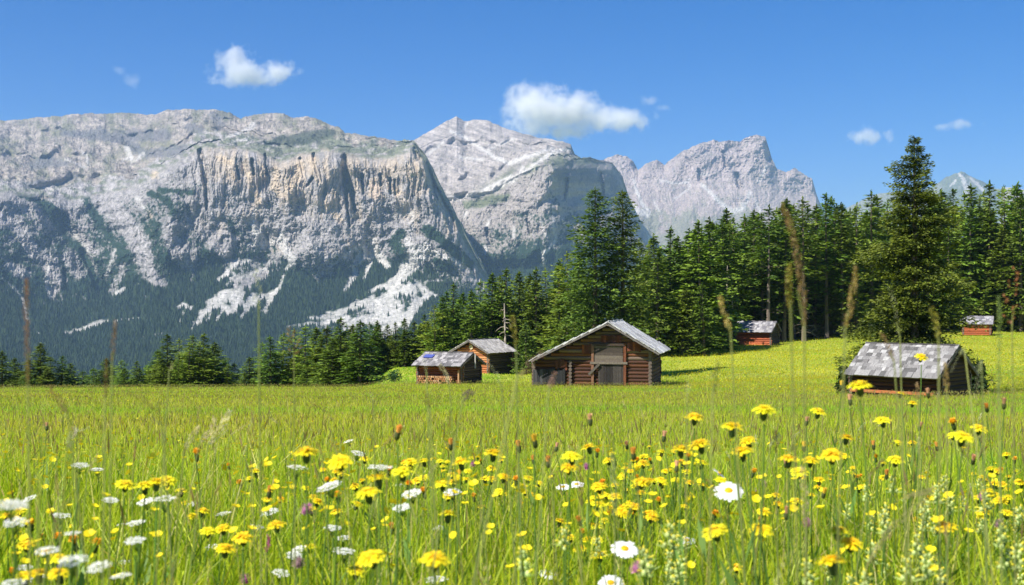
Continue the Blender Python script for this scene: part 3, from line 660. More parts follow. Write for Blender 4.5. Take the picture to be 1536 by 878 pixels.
# ---------------------------------------------------------------- conifers
def conifer(h, rad_, cb, wh, nb, spray, seed, tint, tip, droop=.25, gap=.0, shape=.85, sparse=1.0, lean=0, irregular=.2, brown=0.0):
    """crown built of drooping branches carrying small flat sprays of needles; cb = height of the lowest branch"""
    g_ = np.random.default_rng(seed)
    O, Dv, Lw, Wd, Cc = [], [], [], [], []
    z = cb
    cr = h-cb
    while z < h-.15:
        t = (z-cb)/cr
        env = rad_*((1-t)**shape)*(.55+.45*min(1, t*5+.35)) + .12
        for b in range(nb):
            if g_.random() < gap: continue
            az = g_.uniform(0, 2*np.pi)
            clump = 1+irregular*1.1*(math.sin(az*1.0+z*1.7+seed)*.6+math.sin(az*2.0-z*2.9+seed*2)*.6+math.sin(az*3+z*5.1)*.35)
            L = env*max(.35, clump)*g_.uniform(.66, 1.12)
            zb = z+g_.normal(0, .2)*wh
            up = .28*t+g_.uniform(-.12, .1)
            n = max(4, int(L/spray*3.0*sparse))
            ts = (np.arange(n)+g_.random(n))/n
            ts = .06+.94*ts**.75
            rr = L*ts
            zz = zb+L*(up*ts-droop*ts**2*(1.2-t)+.12*droop*ts**4)
            ca, sa = math.cos(az), math.sin(az)
            side = g_.normal(0, 1, n)*(.26*rr*(1.15-ts)+.10*spray+.05)
            ox = rr*ca-side*sa; oy = rr*sa+side*ca
            oz = zz-abs(side)*.18+g_.normal(0, .04+.02*L, n)
            ang_ = az+np.sign(side)*g_.uniform(.2, .9, n)
            dz = g_.normal(-.12, .28, n)+.15*t
            O.append(np.stack([ox, oy, oz], -1)); Dv.append(np.stack([np.cos(ang_), np.sin(ang_), dz], -1))
            Lw.append(spray*g_.uniform(.7, 1.35, n)*(.65+.35*min(1, 2*(1-t)+.25))); Wd.append(g_.uniform(.35, .62, n))
            base = np.array(tint)*g_.uniform(.7, 1.25)
            tipn = (ts > .72)[:, None]*g_.uniform(.3, 1, (n, 1))
            cc_ = base[None]*(1-tipn)+np.array(tip)[None]*tipn
            if brown: cc_ = np.where(g_.random((n, 1)) < brown, np.array((.13,.09,.05))[None], cc_)
            Cc.append(cc_*g_.uniform(.75, 1.25, (n, 1)))
        z += wh*g_.uniform(.75, 1.25)*(1.0-.35*t)
    # leading shoot
    k = 10
    O.append(np.stack([g_.normal(0, .03, k), g_.normal(0, .03, k), h-.6*np.linspace(1, -.1, k)*spray*3], -1))
    Dv.append(np.stack([g_.normal(0, .4, k), g_.normal(0, .4, k), np.ones(k)], -1)); Lw.append(np.full(k, spray*.9)); Wd.append(np.full(k, .4)); Cc.append(np.tile(np.array(tint), (k, 1)))
    O = np.concatenate(O); Dv = np.concatenate(Dv); L = np.concatenate(Lw); W = np.concatenate(Wd)*L; C = np.concatenate(Cc)
    Dv /= np.linalg.norm(Dv, axis=1)[:, None]
    n = len(O)
    up = np.stack([g_.normal(0, .55, n), g_.normal(0, .55, n), np.ones(n)], -1)
    S_ = np.cross(Dv, up); S_ /= np.linalg.norm(S_, axis=1)[:, None]
    Nn = np.cross(S_, Dv)
    # each spray: a ragged kite of two faces folded along the twig
    p0 = O-Dv*L[:, None]*.35; p3 = O+Dv*L[:, None]*.65-Nn*L[:, None]*.06
    mL = O+S_*W[:, None]*.5-Nn*L[:, None]*g_.uniform(.02, .18, (n, 1)); mR = O-S_*W[:, None]*.5-Nn*L[:, None]*g_.uniform(.02, .18, (n, 1))
    V = np.stack([p0, mL, p3, mR], 1).reshape(-1, 3)
    b = (np.arange(n)*4)[:, None, None]
    T = (b+np.array([[0,1,2],[0,2,3]])[None]).reshape(-1, 3)
    return V, T, np.repeat(np.clip(C, 0, 1), 4, 0)
def trunk_mesh(h, r0, cb, seed, stubs=14, col=(.16,.12,.09), kink=.0):
    mb = MB(); g_ = random.Random(seed)
    pts = []; n = 9
    for i in range(n):
        t = i/(n-1); pts.append((kink*math.sin(t*4+seed)*t, kink*math.cos(t*3+seed)*t, -.8+(h+.7)*t))
    mb.tube(pts, [r0*(1-.93*i/(n-1))*(1.35 if i == 0 else 1) for i in range(n)], 7, col)
    for k in range(stubs):
        z = g_.uniform(.06*h, max(cb*1.3, .5*h)); a = g_.uniform(0, 6.28); L = g_.uniform(.4, 1.3)*(h/16)
        r_ = r0*(1-z/h)
        mb.tube([(0,0,z), (L*.5*math.cos(a), L*.5*math.sin(a), z+.02*L), (L*math.cos(a), L*math.sin(a), z-.18*L)], [.035*h/16, .02*h/16, .006], 4, tuple(c*1.1 for c in col), cap=False)
    return mb.mesh('trunk')
def make_tree(name, crownV, tr_me):
    root = empty(name)
    V, T, C = crownV
    link('crown', np_mesh('crown', V, T, C), M_crown, root)
    if not tr_me.materials: tr_me.materials.append(M_bark)
    t = bpy.data.objects.new('trunk', tr_me); COL.objects.link(t); t.parent = root
    return root
DK, TP = (.085,.135,.014), (.17,.25,.026)
LK, LT = (.15,.215,.02), (.24,.33,.035)
PROTO = {}
PROTO['full'] = [(make_tree('spruce', conifer(14, 2.9, .7, .42, 8, .46, 1, DK, TP), trunk_mesh(14, .22, 1, 1)), 14),
                 (make_tree('spruce', conifer(14, 2.5, .9, .42, 7, .46, 2, (.075,.125,.015), TP, droop=.35, gap=.08), trunk_mesh(14, .22, 1, 2)), 14),
                 (make_tree('spruce', conifer(14, 3.3, .5, .44, 8, .5, 3, (.10,.155,.014), (.18,.26,.026), droop=.15, irregular=.3), trunk_mesh(14, .24, 1, 3)), 14)]
PROTO['slim'] = [(make_tree('spruce', conifer(18, 2.0, 5.5, .45, 6, .46, 4, DK, TP, droop=.4, gap=.15, irregular=.35, shape=.7), trunk_mesh(18, .2, 5.5, 4, 26, (.14,.11,.085))), 18),
                 (make_tree('spruce', conifer(18, 2.3, 8.5, .45, 6, .48, 5, (.085,.14,.015), TP, droop=.3, gap=.2, irregular=.4, shape=.6), trunk_mesh(18, .22, 8, 5, 30, (.17,.135,.105))), 18),
                 (make_tree('spruce', conifer(18, 2.2, 3.0, .45, 7, .46, 6, (.075,.12,.014), TP, droop=.42, gap=.1, irregular=.28, shape=.8), trunk_mesh(18, .2, 3, 6, 20)), 18)]
PROTO['larch'] = [(make_tree('larch', conifer(14, 2.6, 1.6, .45, 7, .40, 7, LK, LT, droop=.05, gap=.12, irregular=.35, shape=.7), trunk_mesh(14, .2, 2, 7, 18, (.20,.15,.11))), 14),
                  (make_tree('larch', conifer(14, 2.9, 2.2, .48, 6, .42, 8, (.16,.215,.02), LT, droop=-.05, gap=.15, irregular=.4, shape=.6), trunk_mesh(14, .2, 2, 8, 18, (.20,.15,.11))), 14)]
PROTO['young'] = [(make_tree('young_spruce', conifer(5, 1.5, .1, .26, 7, .27, 9, (.07,.13,.02), (.15,.25,.035)), trunk_mesh(5, .09, .4, 9, 0)), 5)]
_first = {}
TREES = []
def place_tree(kind, k, px, D, top, base=None, label=None, group=None, wid=1.0, minh=2.0, y_extra=0):
    proto, ph = PROTO[kind][k % len(PROTO[kind])]
    if px < 548: D += 16*(1-max(0, px-460)/100)
    a, _ = ray(px, 450); x = float(a*D)
    z0 = gz(x, D)
    ztop = float(zpy(top, D))
    h = max(minh, ztop-z0)
    key = (kind, k % len(PROTO[kind]))
    o = proto if key not in _first else copy_tree(proto)
    _first[key] = True
    o.location = (x, D, z0)
    s = h/ph
    wid *= {'full':1.42,'slim':1.5,'larch':1.3,'young':1.2}[kind]*(1.3 if px < 548 else 1)
    sw = s**.75*wid if s < 1 else s**.85*wid
    o.scale = (sw, sw, s); o.rotation_euler = (random.gauss(0, .015), random.gauss(0, .015), random.uniform(0, 6.28))
    tag(o, label, 'tree', group)
    TREES.append((px, D, top, o))
    return o
# skyline crowns, one by one: (column, top, distance, kind)
sky_pts = [
 (-60,520,100,'full'),(-30,535,102,'larch'),(3,527,100,'full'),(22,537,104,'full'),(43,540,99,'full'),(60,515,100,'full'),(76,536,106,'slim'),(92,534,101,'full'),(106,545,104,'full'),(124,556,108,'young'),(140,552,103,'young'),
 (160,538,104,'full'),(183,540,101,'larch'),(206,542,99,'full'),(222,548,106,'young'),(236,525,101,'full'),(252,502,100,'full'),(270,509,102,'larch'),(288,503,99,'larch'),(304,501,101,'full'),(322,514,103,'full'),(338,540,101,'young'),(350,545,104,'young'),
 (374,536,101,'full'),(392,514,103,'larch'),(406,505,100,'full'),(424,500,105,'larch'),(442,494,103,'larch'),(458,489,101,'larch'),(474,492,106,'full'),(488,490,102,'full'),(510,477,100,'full'),(526,488,106,'full'),(540,481,101,'full'),(556,484,127,'slim'),(566,482,130,'full'),(580,487,130,'full'),(592,484,128,'full'),(607,478,129,'full'),(622,482,130,'full'),(636,472,130,'full'),
 (652,458,120,'larch'),(664,444,124,'full'),(680,426,126,'full'),(694,440,128,'full'),(707,436,124,'full'),(722,420,130,'larch'),(736,411,126,'full'),(750,414,130,'larch'),(758,403,127,'full'),(780,409,132,'full'),(794,412,128,'full'),(804,403,126,'full'),(822,404,130,'larch'),(838,392,128,'full'),(852,379,126,'larch'),(868,386,124,'full'),
 (985,352,140,'full'),(1004,342,142,'full'),(1018,356,146,'full'),(1032,345,142,'full'),(1046,346,146,'slim'),(1052,333,140,'full'),(1066,328,144,'full'),(1076,336,166,'slim'),(1087,313,165,'slim'),(1104,327,168,'larch'),(1116,322,170,'slim'),(1132,316,168,'slim'),(1144,322,164,'slim'),(1152,309,160,'slim'),(1176,299,162,'slim'),(1190,308,166,'slim'),(1206,297,160,'slim'),(1222,308,168,'slim'),(1240,291,164,'slim'),(1252,300,168,'slim'),(1264,306,164,'slim'),(1284,306,168,'larch'),(1308,287,170,'slim'),(1330,300,172,'larch'),(1345,296,172,'slim'),(1395,295,186,'larch'),(1412,286,184,'full'),(1430,284,186,'slim'),(1447,290,184,'larch'),(1458,279,182,'full'),(1474,288,186,'larch'),(1490,274,180,'full'),(1508,282,184,'larch'),(1524,275,182,'full'),(1540,288,184,'larch'),(1560,280,186,'full'),(1590,290,184,'larch'),(1620,285,186,'full')]
def region(px):
    if px < 130: return 'in the low group at the far end of the meadow edge', 'trees at the meadow edge, far group'
    if px < 232: return 'in the gap of low trees along the meadow edge', 'low trees at the meadow edge'
    if px < 362: return 'in the bushy clump standing alone on the meadow edge', 'bushy clump at the meadow edge'
    if px < 645: return 'in the dark row running up to the small woodshed hut', 'dark row by the woodshed hut'
    if px < 880: return 'in the wood behind the huts and the large barn', 'wood behind the barn'
    if px < 1100: return 'in the wood between the twin spruces and the red hut', 'wood between twin spruces and red hut'
    if px < 1340: return 'in the tall forest edge behind the red hut', 'forest edge behind the red hut'
    return 'in the forest behind the big lone spruce', 'forest behind the lone spruce'
words_n = ['first','second','third','fourth','fifth','sixth','seventh','eighth','ninth','tenth','eleventh','twelfth','thirteenth','fourteenth','fifteenth','sixteenth','seventeenth','eighteenth','nineteenth','twentieth','twenty-first','twenty-second','twenty-third','twenty-fourth','twenty-fifth']
cnt = {}
kn_ = {'full':'dark spruce', 'slim':'slender bare-stemmed spruce', 'larch':'light green larch', 'young':'young spruce'}
short = {'trees at the meadow edge, far group':'the far low group', 'low trees at the meadow edge':'the low gap', 'bushy clump at the meadow edge':'the lone bushy clump', 'dark row by the woodshed hut':'the dark row by the woodshed', 'wood behind the barn':'the wood behind the barn', 'wood between twin spruces and red hut':'the wood beyond the twin spruces', 'forest edge behind the red hut':'the forest behind the red hut', 'forest behind the lone spruce':'the forest beyond the lone spruce'}
for i, (px, top, D, kind) in enumerate(sky_pts):
    _, grp = region(px)
    n = cnt[grp] = cnt.get(grp, 0)+1
    place_tree(kind, i, px, D, top, label=f"{kn_[kind].replace(' bare-stemmed','')}, {words_n[n-1]} skyline crown from the valley in {short[grp]}", group=grp, wid=.92 if kind != 'slim' else 1.0)
# the rows before and behind them that fill the wood
SKY_T = curve([(p[0], p[1]) for p in sorted(sky_pts)])
def fill(x0, x1, n, D0, D1, drop, kinds, seed, lab):
    r_ = random.Random(seed)
    for i in range(n):
        px = x0+(x1-x0)*(i+r_.uniform(.1, .9))/n
        D = r_.uniform(D0, D1)
        top = float(SKY_T(px))+r_.uniform(*drop)
        k = r_.choice(kinds)
        if D < 124 and 670 < px < 782: D += 14
        _, grp = region(px)
        place_tree(k, r_.randrange(9), px, D, top, label=lab(k), group='lower crowns: '+lab(k), wid=r_.uniform(.9, 1.15))
L_ = lambda where: (lambda k: f"{kn_[k]} {where}, lower crown")
fill(-40, 120, 9, 96, 108, (14, 30), ['full','full','young'], 1, L_('in the far low group'))
fill(120, 235, 9, 97, 110, (8, 20), ['full','young','larch'], 2, L_('in the low gap'))
fill(238, 342, 16, 96, 106, (2, 40), ['larch','full','larch'], 3, L_('in the lone bushy clump'))
fill(548, 645, 12, 126, 136, (8, 40), ['full','full','larch'], 34, L_('at the top of the green bank by the small huts'))
fill(365, 545, 20, 96, 112, (15, 55), ['full','full','larch','full'], 4, L_('in the dark row leading to the woodshed'))
fill(640, 900, 26, 118, 142, (20, 90), ['full','full','larch','full'], 5, L_('in the wood behind the large barn'))
fill(640, 900, 10, 112, 120, (70, 110), ['young','full','larch'], 6, L_('at the foot of the wood behind the barn'))
fill(950, 1058, 20, 134, 158, (20, 110), ['full','full','larch'], 7, L_('in the wood between the twin spruces and red hut'))
fill(1080, 1340, 34, 172, 196, (5, 60), ['slim','full','slim'], 8, L_('deep in the forest behind the red hut'))
fill(1060, 1340, 40, 168, 180, (60, 160), ['full','full','larch','full'], 9, L_('low in the forest edge behind the red hut'))
fill(1340, 1640, 30, 174, 196, (5, 90), ['larch','full','larch','full'], 10, L_('in the forest behind the big lone spruce'))
fill(1340, 1640, 24, 182, 190, (100, 165), ['full','larch','young'], 12, L_('low in the forest behind the big lone spruce'))
fill(1000, 1345, 34, 184, 205, (-2, 45), ['full','full','larch'], 21, L_('in the back rows of the forest behind the red hut'))
fill(950, 1100, 12, 150, 168, (0, 50), ['full','larch'], 22, L_('at the back of the wood past the twin spruces'))
fill(640, 880, 18, 140, 156, (0, 40), ['full','larch'], 23, L_('at the back of the wood behind the barn'))
fill(1340, 1600, 20, 200, 215, (0, 40), ['full','larch'], 24, L_('in the back rows beyond the lone spruce'))
fill(1640, 1900, 14, 160, 190, (-5, 60), ['larch','full'], 11, L_('at the outer end of the forest'))
fill(-260, -40, 10, 100, 112, (0, 40), ['full','larch'], 13, L_('beyond the far low group of the meadow edge'))

# ---- the two great spruces behind the barn
for (px, D, top, hgt, seed, lab, rw) in ((893, 104, 283, 18, 31, 'tall thick dark spruce of the twin pair, with its broad crown behind the barn roof', 4.3),
                                      (934, 105, 286, 18, 32, 'narrower ragged spruce of the twin pair, with long bare-ended boughs behind the barn roof', 3.5)):
    cr = conifer(hgt, rw, 2.2, .30, 10, .34, seed, (.07,.115,.014), (.17,.235,.028), droop=.28, irregular=.3, shape=.62, gap=.08)
    t = make_tree('tall_spruce', cr, trunk_mesh(hgt, .34, 2, seed, 10))
    a, _ = ray(px, 450); x = float(a*D); z0 = gz(x, D); s = (zpy(top, D)-z0)/hgt
    t.location = (x, D, z0); t.scale = (s*1.12, s*1.12, s); t.rotation_euler = (0, 0, seed)
    tag(t, lab, 'tree', 'twin spruces behind the barn')
# ---- the lone spruce behind the right-hand hut
cr = conifer(12.0, 3.15, .35, .55, 27, .16, 77, (.042,.072,.010), (.20,.26,.028), droop=.20, irregular=.34, shape=.74, gap=.03, sparse=2.7)  # pale tips: new growth, with sunlight on them brightened into the colour
t = make_tree('lone_spruce', cr, trunk_mesh(12, .28, .6, 77, 8))
D = 63.0; px = 1372; a, _ = ray(px, 450); x = float(a*D); z0 = gz(x, D)
s = float((zpy(206, D)-z0)/12.0); t.location = (x, D, z0); t.scale = (s*.98, s*.98, s); t.rotation_euler = (0, 0, 1.2)
tag(t, 'big lone spruce with layered boughs rising behind the grey shingled meadow hut', 'tree')
# ---- dead grey snags at the red hut
def snag(px, D, top, seed, lab):
    h = float(zpy(top, D))-gz(float(ray(px, 450)[0]*D), D)
    mb = MB(); g_ = random.Random(seed)
    pts = [(.15*math.sin(i*.7+seed), 0, -.5+(h+.5)*i/8) for i in range(9)]
    mb.tube(pts, [.19*(1-.8*i/8) for i in range(9)], 7, (.42,.36,.28))
    root = empty('dead_tree', (float(ray(px, 450)[0]*D), D, gz(float(ray(px, 450)[0]*D), D)), seed)
    mb.build('trunk', M_bark, root)
    for k in range(22):
        z = g_.uniform(.15, .95)*h; a = g_.uniform(0, 6.28); L = g_.uniform(.8, 2.0)*(1.1-z/h)
        b = MB(); b.tube([(.0,0,z), (L*.5*math.cos(a), L*.5*math.sin(a), z-.05), (L*math.cos(a), L*math.sin(a), z-.45*L*g_.random()), (L*1.25*math.cos(a+.2), L*1.25*math.sin(a+.2), z-.6*L)], [.05,.035,.02,.008], 5, (.40,.33,.25))
        b.build('branch', M_bark, root)
    tag(root, lab, 'tree', 'dead trees beside the red hut')
snag(1091, 157, 398, 1, 'tallest dead pale snag with broken branches standing beside the red hut')
snag(1098, 158, 425, 2, 'shorter dead pale snag touching the tallest one beside the red hut')
snag(1073, 155, 470, 3, 'low bleached snag away from the red hut, before the dark wood')
snag(1204, 163, 430, 4, 'thin dead reddish trunk standing before the forest past the red hut')
snag(757, 124, 455, 5, 'thin pale dead stem in the wood above the middle hut')
# ---- green bushes round the huts
def bush(name, px, D, hh, rr, seed, tint, lab, n=900, sz=.10):
    g_ = np.random.default_rng(seed)
    u = g_.normal(0, 1, (n, 3)); u /= np.linalg.norm(u, axis=1)[:, None]
    r_ = g_.uniform(.15, 1.15, (n, 1))**.8
    P = u*r_*np.array([rr, rr, hh*.55])*(1+.9*fbm(u[:, 0]*2, u[:, 2]*2+seed, 3, seed))[:, None]; P[:, 2] += hh*.5
    d = g_.normal(0, 1, (n, 3)); d /= np.linalg.norm(d, axis=1)[:, None]
    e = np.cross(d, g_.normal(0, 1, (n, 3))); e /= np.linalg.norm(e, axis=1)[:, None]
    s_ = (sz*g_.uniform(.6, 1.4, n))[:, None]
    V = np.stack([P-d*s_, P+e*s_*.45, P+d*s_, P-e*s_*.45], 1).reshape(-1, 3)
    T = ((np.arange(n)*4)[:, None, None]+np.array([[0,1,2],[0,2,3]])[None]).reshape(-1, 3)
    c = np.array(tint)*g_.uniform(.6, 1.4, (n, 1))
    x = float(ray(px, 450)[0]*D)
    root = empty(name, (x, D, gz(x, D)))
    link('foliage', np_mesh('foliage', V, T, np.repeat(c, 4, 0)), M_crown, root)
    mb = MB()
    for k in range(7):
        a = k*.9; mb.tube([(0,0,-.1), (rr*.3*math.cos(a), rr*.3*math.sin(a), hh*.4), (rr*.6*math.cos(a), rr*.6*math.sin(a), hh*.8)], [.03,.02,.006], 5, (.12,.09,.06))
    mb.build('stem', M_bark, root)
    tag(root, lab, 'bush')
bush('bush', 1279, 61.5, 1.25, .6, 1, (.035,.065,.012), 'dark green bush peeping out behind the near eave end of the meadow hut', 2200, .13)
bush('bush', 1464, 59.6, 1.5, .45, 2, (.025,.05,.012), 'dark bush leaning on the shaded gable of the meadow hut', 2200, .13)
bush('bush', 591, 97, .8, .5, 3, (.07,.13,.04), 'small leafy bush alone on the green bank by the firewood hut', 500, .09)
bush('bush', 1056, 152, 1.6, 2.4, 4, (.09,.2,.03), 'bright green shrub patch under the dead pale snags', 1500, .2)
bush('bush', 1215, 168, 1.8, 3.2, 6, (.16,.14,.07), 'tan and green scrub at the forest foot past the red hut', 1500, .22)
# ---------------------------------------------------------------- log huts
RED = [(.30,.085,.030),(.36,.12,.04),(.22,.06,.025),(.42,.17,.07)]
BRN = [(.10,.05,.028),(.15,.07,.035),(.20,.10,.05),(.07,.04,.025)]
GRY = [(.24,.22,.20),(.30,.28,.25),(.18,.165,.15)]
SHG = [(.28,.27,.28),(.20,.195,.21),(.34,.33,.34),(.15,.145,.16),(.24,.23,.23)]
def lerp(a, b, t): return tuple(x+(y-x)*t for x, y in zip(a, b))
def log_row(mb, axis, c0, c1, fixed, z0, z1, d, pal, off=0.0, ext=.14, endcol=(.16,.125,.095), rnd=random, limit=None):
    """logs stacked from z0 to z1 along x ('x') or y ('y'); limit(z) gives the span under the roof slope"""
    z = z0+d/2+off
    while z < z1:
        a, b = c0-ext, c1+ext
        if limit is not None:
            l = limit(z+d*.5)
            if l is None: break
            a, b = max(a, l[0]), min(b, l[1])
            if b-a < .25: break
        k_ = rnd.uniform(.7, 1.3); c = tuple(x*k_ for x in rnd.choice(pal))
        e = rnd.uniform(-.04, .04)
        p, q = (a-e, b+e)
        r_ = d*.53*rnd.uniform(.94, 1.05)
        m_ = (p+q)/2; w_ = rnd.uniform(-.012, .012)
        P = [(p, fixed, z), (m_, fixed+w_, z+w_), (q, fixed, z)] if axis == 'x' else [(fixed, p, z), (fixed+w_, m_, z+w_), (fixed, q, z)]
        mb.tube(P, [r_, r_*.98, r_*.95], 10, c, endcol=endcol)
        z += d
def slope_roof(root, x0, x1, yr, zr, ye, ze, rows, wid, seed, pal=SHG, thick=.035, rag=.05, name='roof'):
    """one roof side: from the ridge (yr, zr) down to the eave (ye, ze), shingles laid in rows"""
    rn = random.Random(seed)
    run = math.hypot(ye-yr, ze-zr); sy, sz = (ye-yr)/run, (ze-zr)/run
    nrm = Vector((0, -sz, sy)) if sy > 0 else Vector((0, sz, -sy))
    if nrm.z < 0: nrm = -nrm
    dk = MB()
    # deck boards and rafters beneath
    c = Vector(((x0+x1)/2, (yr+ye)/2, (zr+ze)/2))-nrm*.05
    M = Matrix((( 1,0,0),(0,sy,nrm.y),(0,sz,nrm.z))).to_4x4() if sy > 0 else Matrix(((-1,0,0),(0,sy,nrm.y),(0,sz,nrm.z))).to_4x4()
    nbo = max(3, int(run/.2))
    for i in range(nbo):
        t = (i+.5)/nbo
        p = Vector(((x0+x1)/2, yr+(ye-yr)*t, zr+(ze-zr)*t))-nrm*.05
        k_ = rn.uniform(.6, 1.2); dk.box(p, (x1-x0-.1, run/nbo*.93, .03), M, tuple(v*k_ for v in (.10,.07,.05)))
    r0 = MB()
    L = run/rows*1.35
    for i in range(rows):
        t = (i+.5)/rows
        x = x0-rn.uniform(0, wid*.5)
        while x < x1-.03:
            w_ = wid*rn.uniform(.55, 1.35)
            a, b = max(x, x0-rag*rn.random()), min(x+w_, x1+rag*rn.random())
            if b-a > .04:
                s = run*t+rn.uniform(-.03, .03)
                p = Vector(((a+b)/2, yr+sy*s, zr+sz*s))+nrm*(.012+thick*.5+rn.uniform(0, .02))
                tilt = Matrix.Rotation(rn.uniform(.04, .12)*(-1 if sy > 0 else -1), 4, 'X')
                k_ = rn.uniform(.78, 1.22); cc = tuple(v*k_ for v in rn.choice(pal))
                yaw = Matrix.Rotation(rn.gauss(0, .012), 4, 'Z')
                r0.box(p, ((b-a)*.97, L, thick*rn.uniform(.7, 1.3)), M @ yaw @ tilt, cc)
            x += w_
    o = r0.build(name, M_shingle, root)
    dk.build('roof_deck', M_plank, o)
    return o
def hut(name, label, pos, theta, L, wy0, wy1, wallz, ridge, eaveN, eaveP, ohx=(.35,.35), palS=RED, palG=BRN, logd=.2, rows=7, wid=.28, seed=1, base=-.35, group=None, thick=.035, ridge_board=True, shingles=SHG, sideP=None):
    """local x runs along the ridge; walls stand at y=wy0 and y=wy1, x=0 and x=L; ridge=(y, z); eaveN/eaveP=(y, z) of the two eaves"""
    rn = random.Random(seed)
    root = empty(name, pos, theta); tag(root, label, 'hut' if name != 'barn' else 'barn', group)
    yr, zr = ridge
    def under(z):
        z = z+.10
        if z >= zr-.05: return None
        a = yr+(eaveN[0]-yr)*min(1, (zr-z)/(zr-eaveN[1])) if z > eaveN[1] else -99
        b = yr+(eaveP[0]-yr)*min(1, (zr-z)/(zr-eaveP[1])) if z > eaveP[1] else 99
        return (a, b)
    def roof_z(y):
        e = eaveN if y < yr else eaveP
        return zr+(e[1]-zr)*(y-yr)/(e[0]-yr)
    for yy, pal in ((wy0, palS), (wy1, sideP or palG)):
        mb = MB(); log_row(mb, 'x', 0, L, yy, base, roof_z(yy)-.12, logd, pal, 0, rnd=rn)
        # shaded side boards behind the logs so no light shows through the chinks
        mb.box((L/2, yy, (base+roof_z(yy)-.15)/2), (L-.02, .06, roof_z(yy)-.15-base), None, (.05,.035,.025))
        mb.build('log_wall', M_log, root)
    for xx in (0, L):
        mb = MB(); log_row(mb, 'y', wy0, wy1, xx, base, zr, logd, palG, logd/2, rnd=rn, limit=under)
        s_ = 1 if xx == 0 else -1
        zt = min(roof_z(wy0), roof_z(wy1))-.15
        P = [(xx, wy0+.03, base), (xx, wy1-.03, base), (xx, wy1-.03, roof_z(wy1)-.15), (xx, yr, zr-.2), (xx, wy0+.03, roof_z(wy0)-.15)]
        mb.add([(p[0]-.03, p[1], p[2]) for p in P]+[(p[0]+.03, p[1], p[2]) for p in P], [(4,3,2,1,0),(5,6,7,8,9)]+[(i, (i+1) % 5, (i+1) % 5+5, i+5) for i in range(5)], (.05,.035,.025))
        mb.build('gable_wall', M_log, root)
    # purlin ends under the overhang
    for (y, z) in ((yr, zr-.14), ((yr+eaveN[0])/2, (zr+eaveN[1])/2-.14), ((yr+eaveP[0])/2, (zr+eaveP[1])/2-.14)):
        mb = MB(); mb.tube([(-ohx[0]+.08, y, z), (L+ohx[1]-.08, y, z)], .07, 8, (.12,.08,.05), endcol=(.35,.29,.22)); mb.build('purlin', M_log, root)
    x0, x1 = -ohx[0], L+ohx[1]
    slope_roof(root, x0, x1, yr, zr, eaveN[0], eaveN[1], rows, wid, seed+1, shingles, thick)
    slope_roof(root, x0, x1, yr, zr, eaveP[0], eaveP[1], rows, wid, seed+2, shingles, thick)
    # barge boards along the gable edges
    for xx in (x0-.02, x1+.02):
        for e in (eaveN, eaveP):
            mb = MB(); d_ = Vector((0, e[0]-yr, e[1]-zr)); ln = d_.length; d_.normalize()
            up = d_.cross(Vector((1,0,0))); up = up if up.z > 0 else -up
            M = Matrix.Identity(3); M.col[0] = Vector((1,0,0)); M.col[1] = d_; M.col[2] = Vector((1,0,0)).cross(d_)
            mb.box(Vector((xx, (yr+e[0])/2, (zr+e[1])/2))-up*.07, (.03, ln, .11), M.to_4x4(), (.16,.14,.125)); mb.build('barge_board', M_plank, root)
    if ridge_board:
        mb = MB(); mb.box(((x0+x1)/2, yr, zr+.075), (x1-x0, .16, .035), None, (.10,.09,.09)); mb.build('ridge_board', M_plank, root)
    return root
def ang_z(px, D, py, dz=0): return (float(ray(px, 450)[0]*D), D, float(zpy(py, D))+dz)

# the grey-roofed hut in the meadow, before the lone spruce
th = R(-43)
def loc(px, D, lift=0.0):
    x = float(ray(px, 450)[0]*D); return (x, D, gz(x, D)+lift)
# ridge ends appear at 1298..1442; local origin at the left gable, middle of the hut
D0 = 58.5
p = loc(1301, D0)
zb = p[2]
rz = float(zpy(516.5, D0))-zb; ez = float(zpy(562, D0-1.5))-zb
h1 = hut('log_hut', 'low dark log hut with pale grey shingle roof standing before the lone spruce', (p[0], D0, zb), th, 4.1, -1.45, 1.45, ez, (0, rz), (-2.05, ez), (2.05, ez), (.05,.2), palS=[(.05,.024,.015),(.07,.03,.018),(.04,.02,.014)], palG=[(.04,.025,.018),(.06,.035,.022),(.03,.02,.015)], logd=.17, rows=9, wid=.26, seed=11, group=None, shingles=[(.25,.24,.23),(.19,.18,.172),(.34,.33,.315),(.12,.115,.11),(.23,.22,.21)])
mb = MB(); mb.box((2.0, -1.68, .42), (3.9, .10, .12), None, (.42,.14,.05)); mb.build('sunlit_strip', M_log, h1)  # sunlit foot of the shadowed wall, put in as a bright red strip

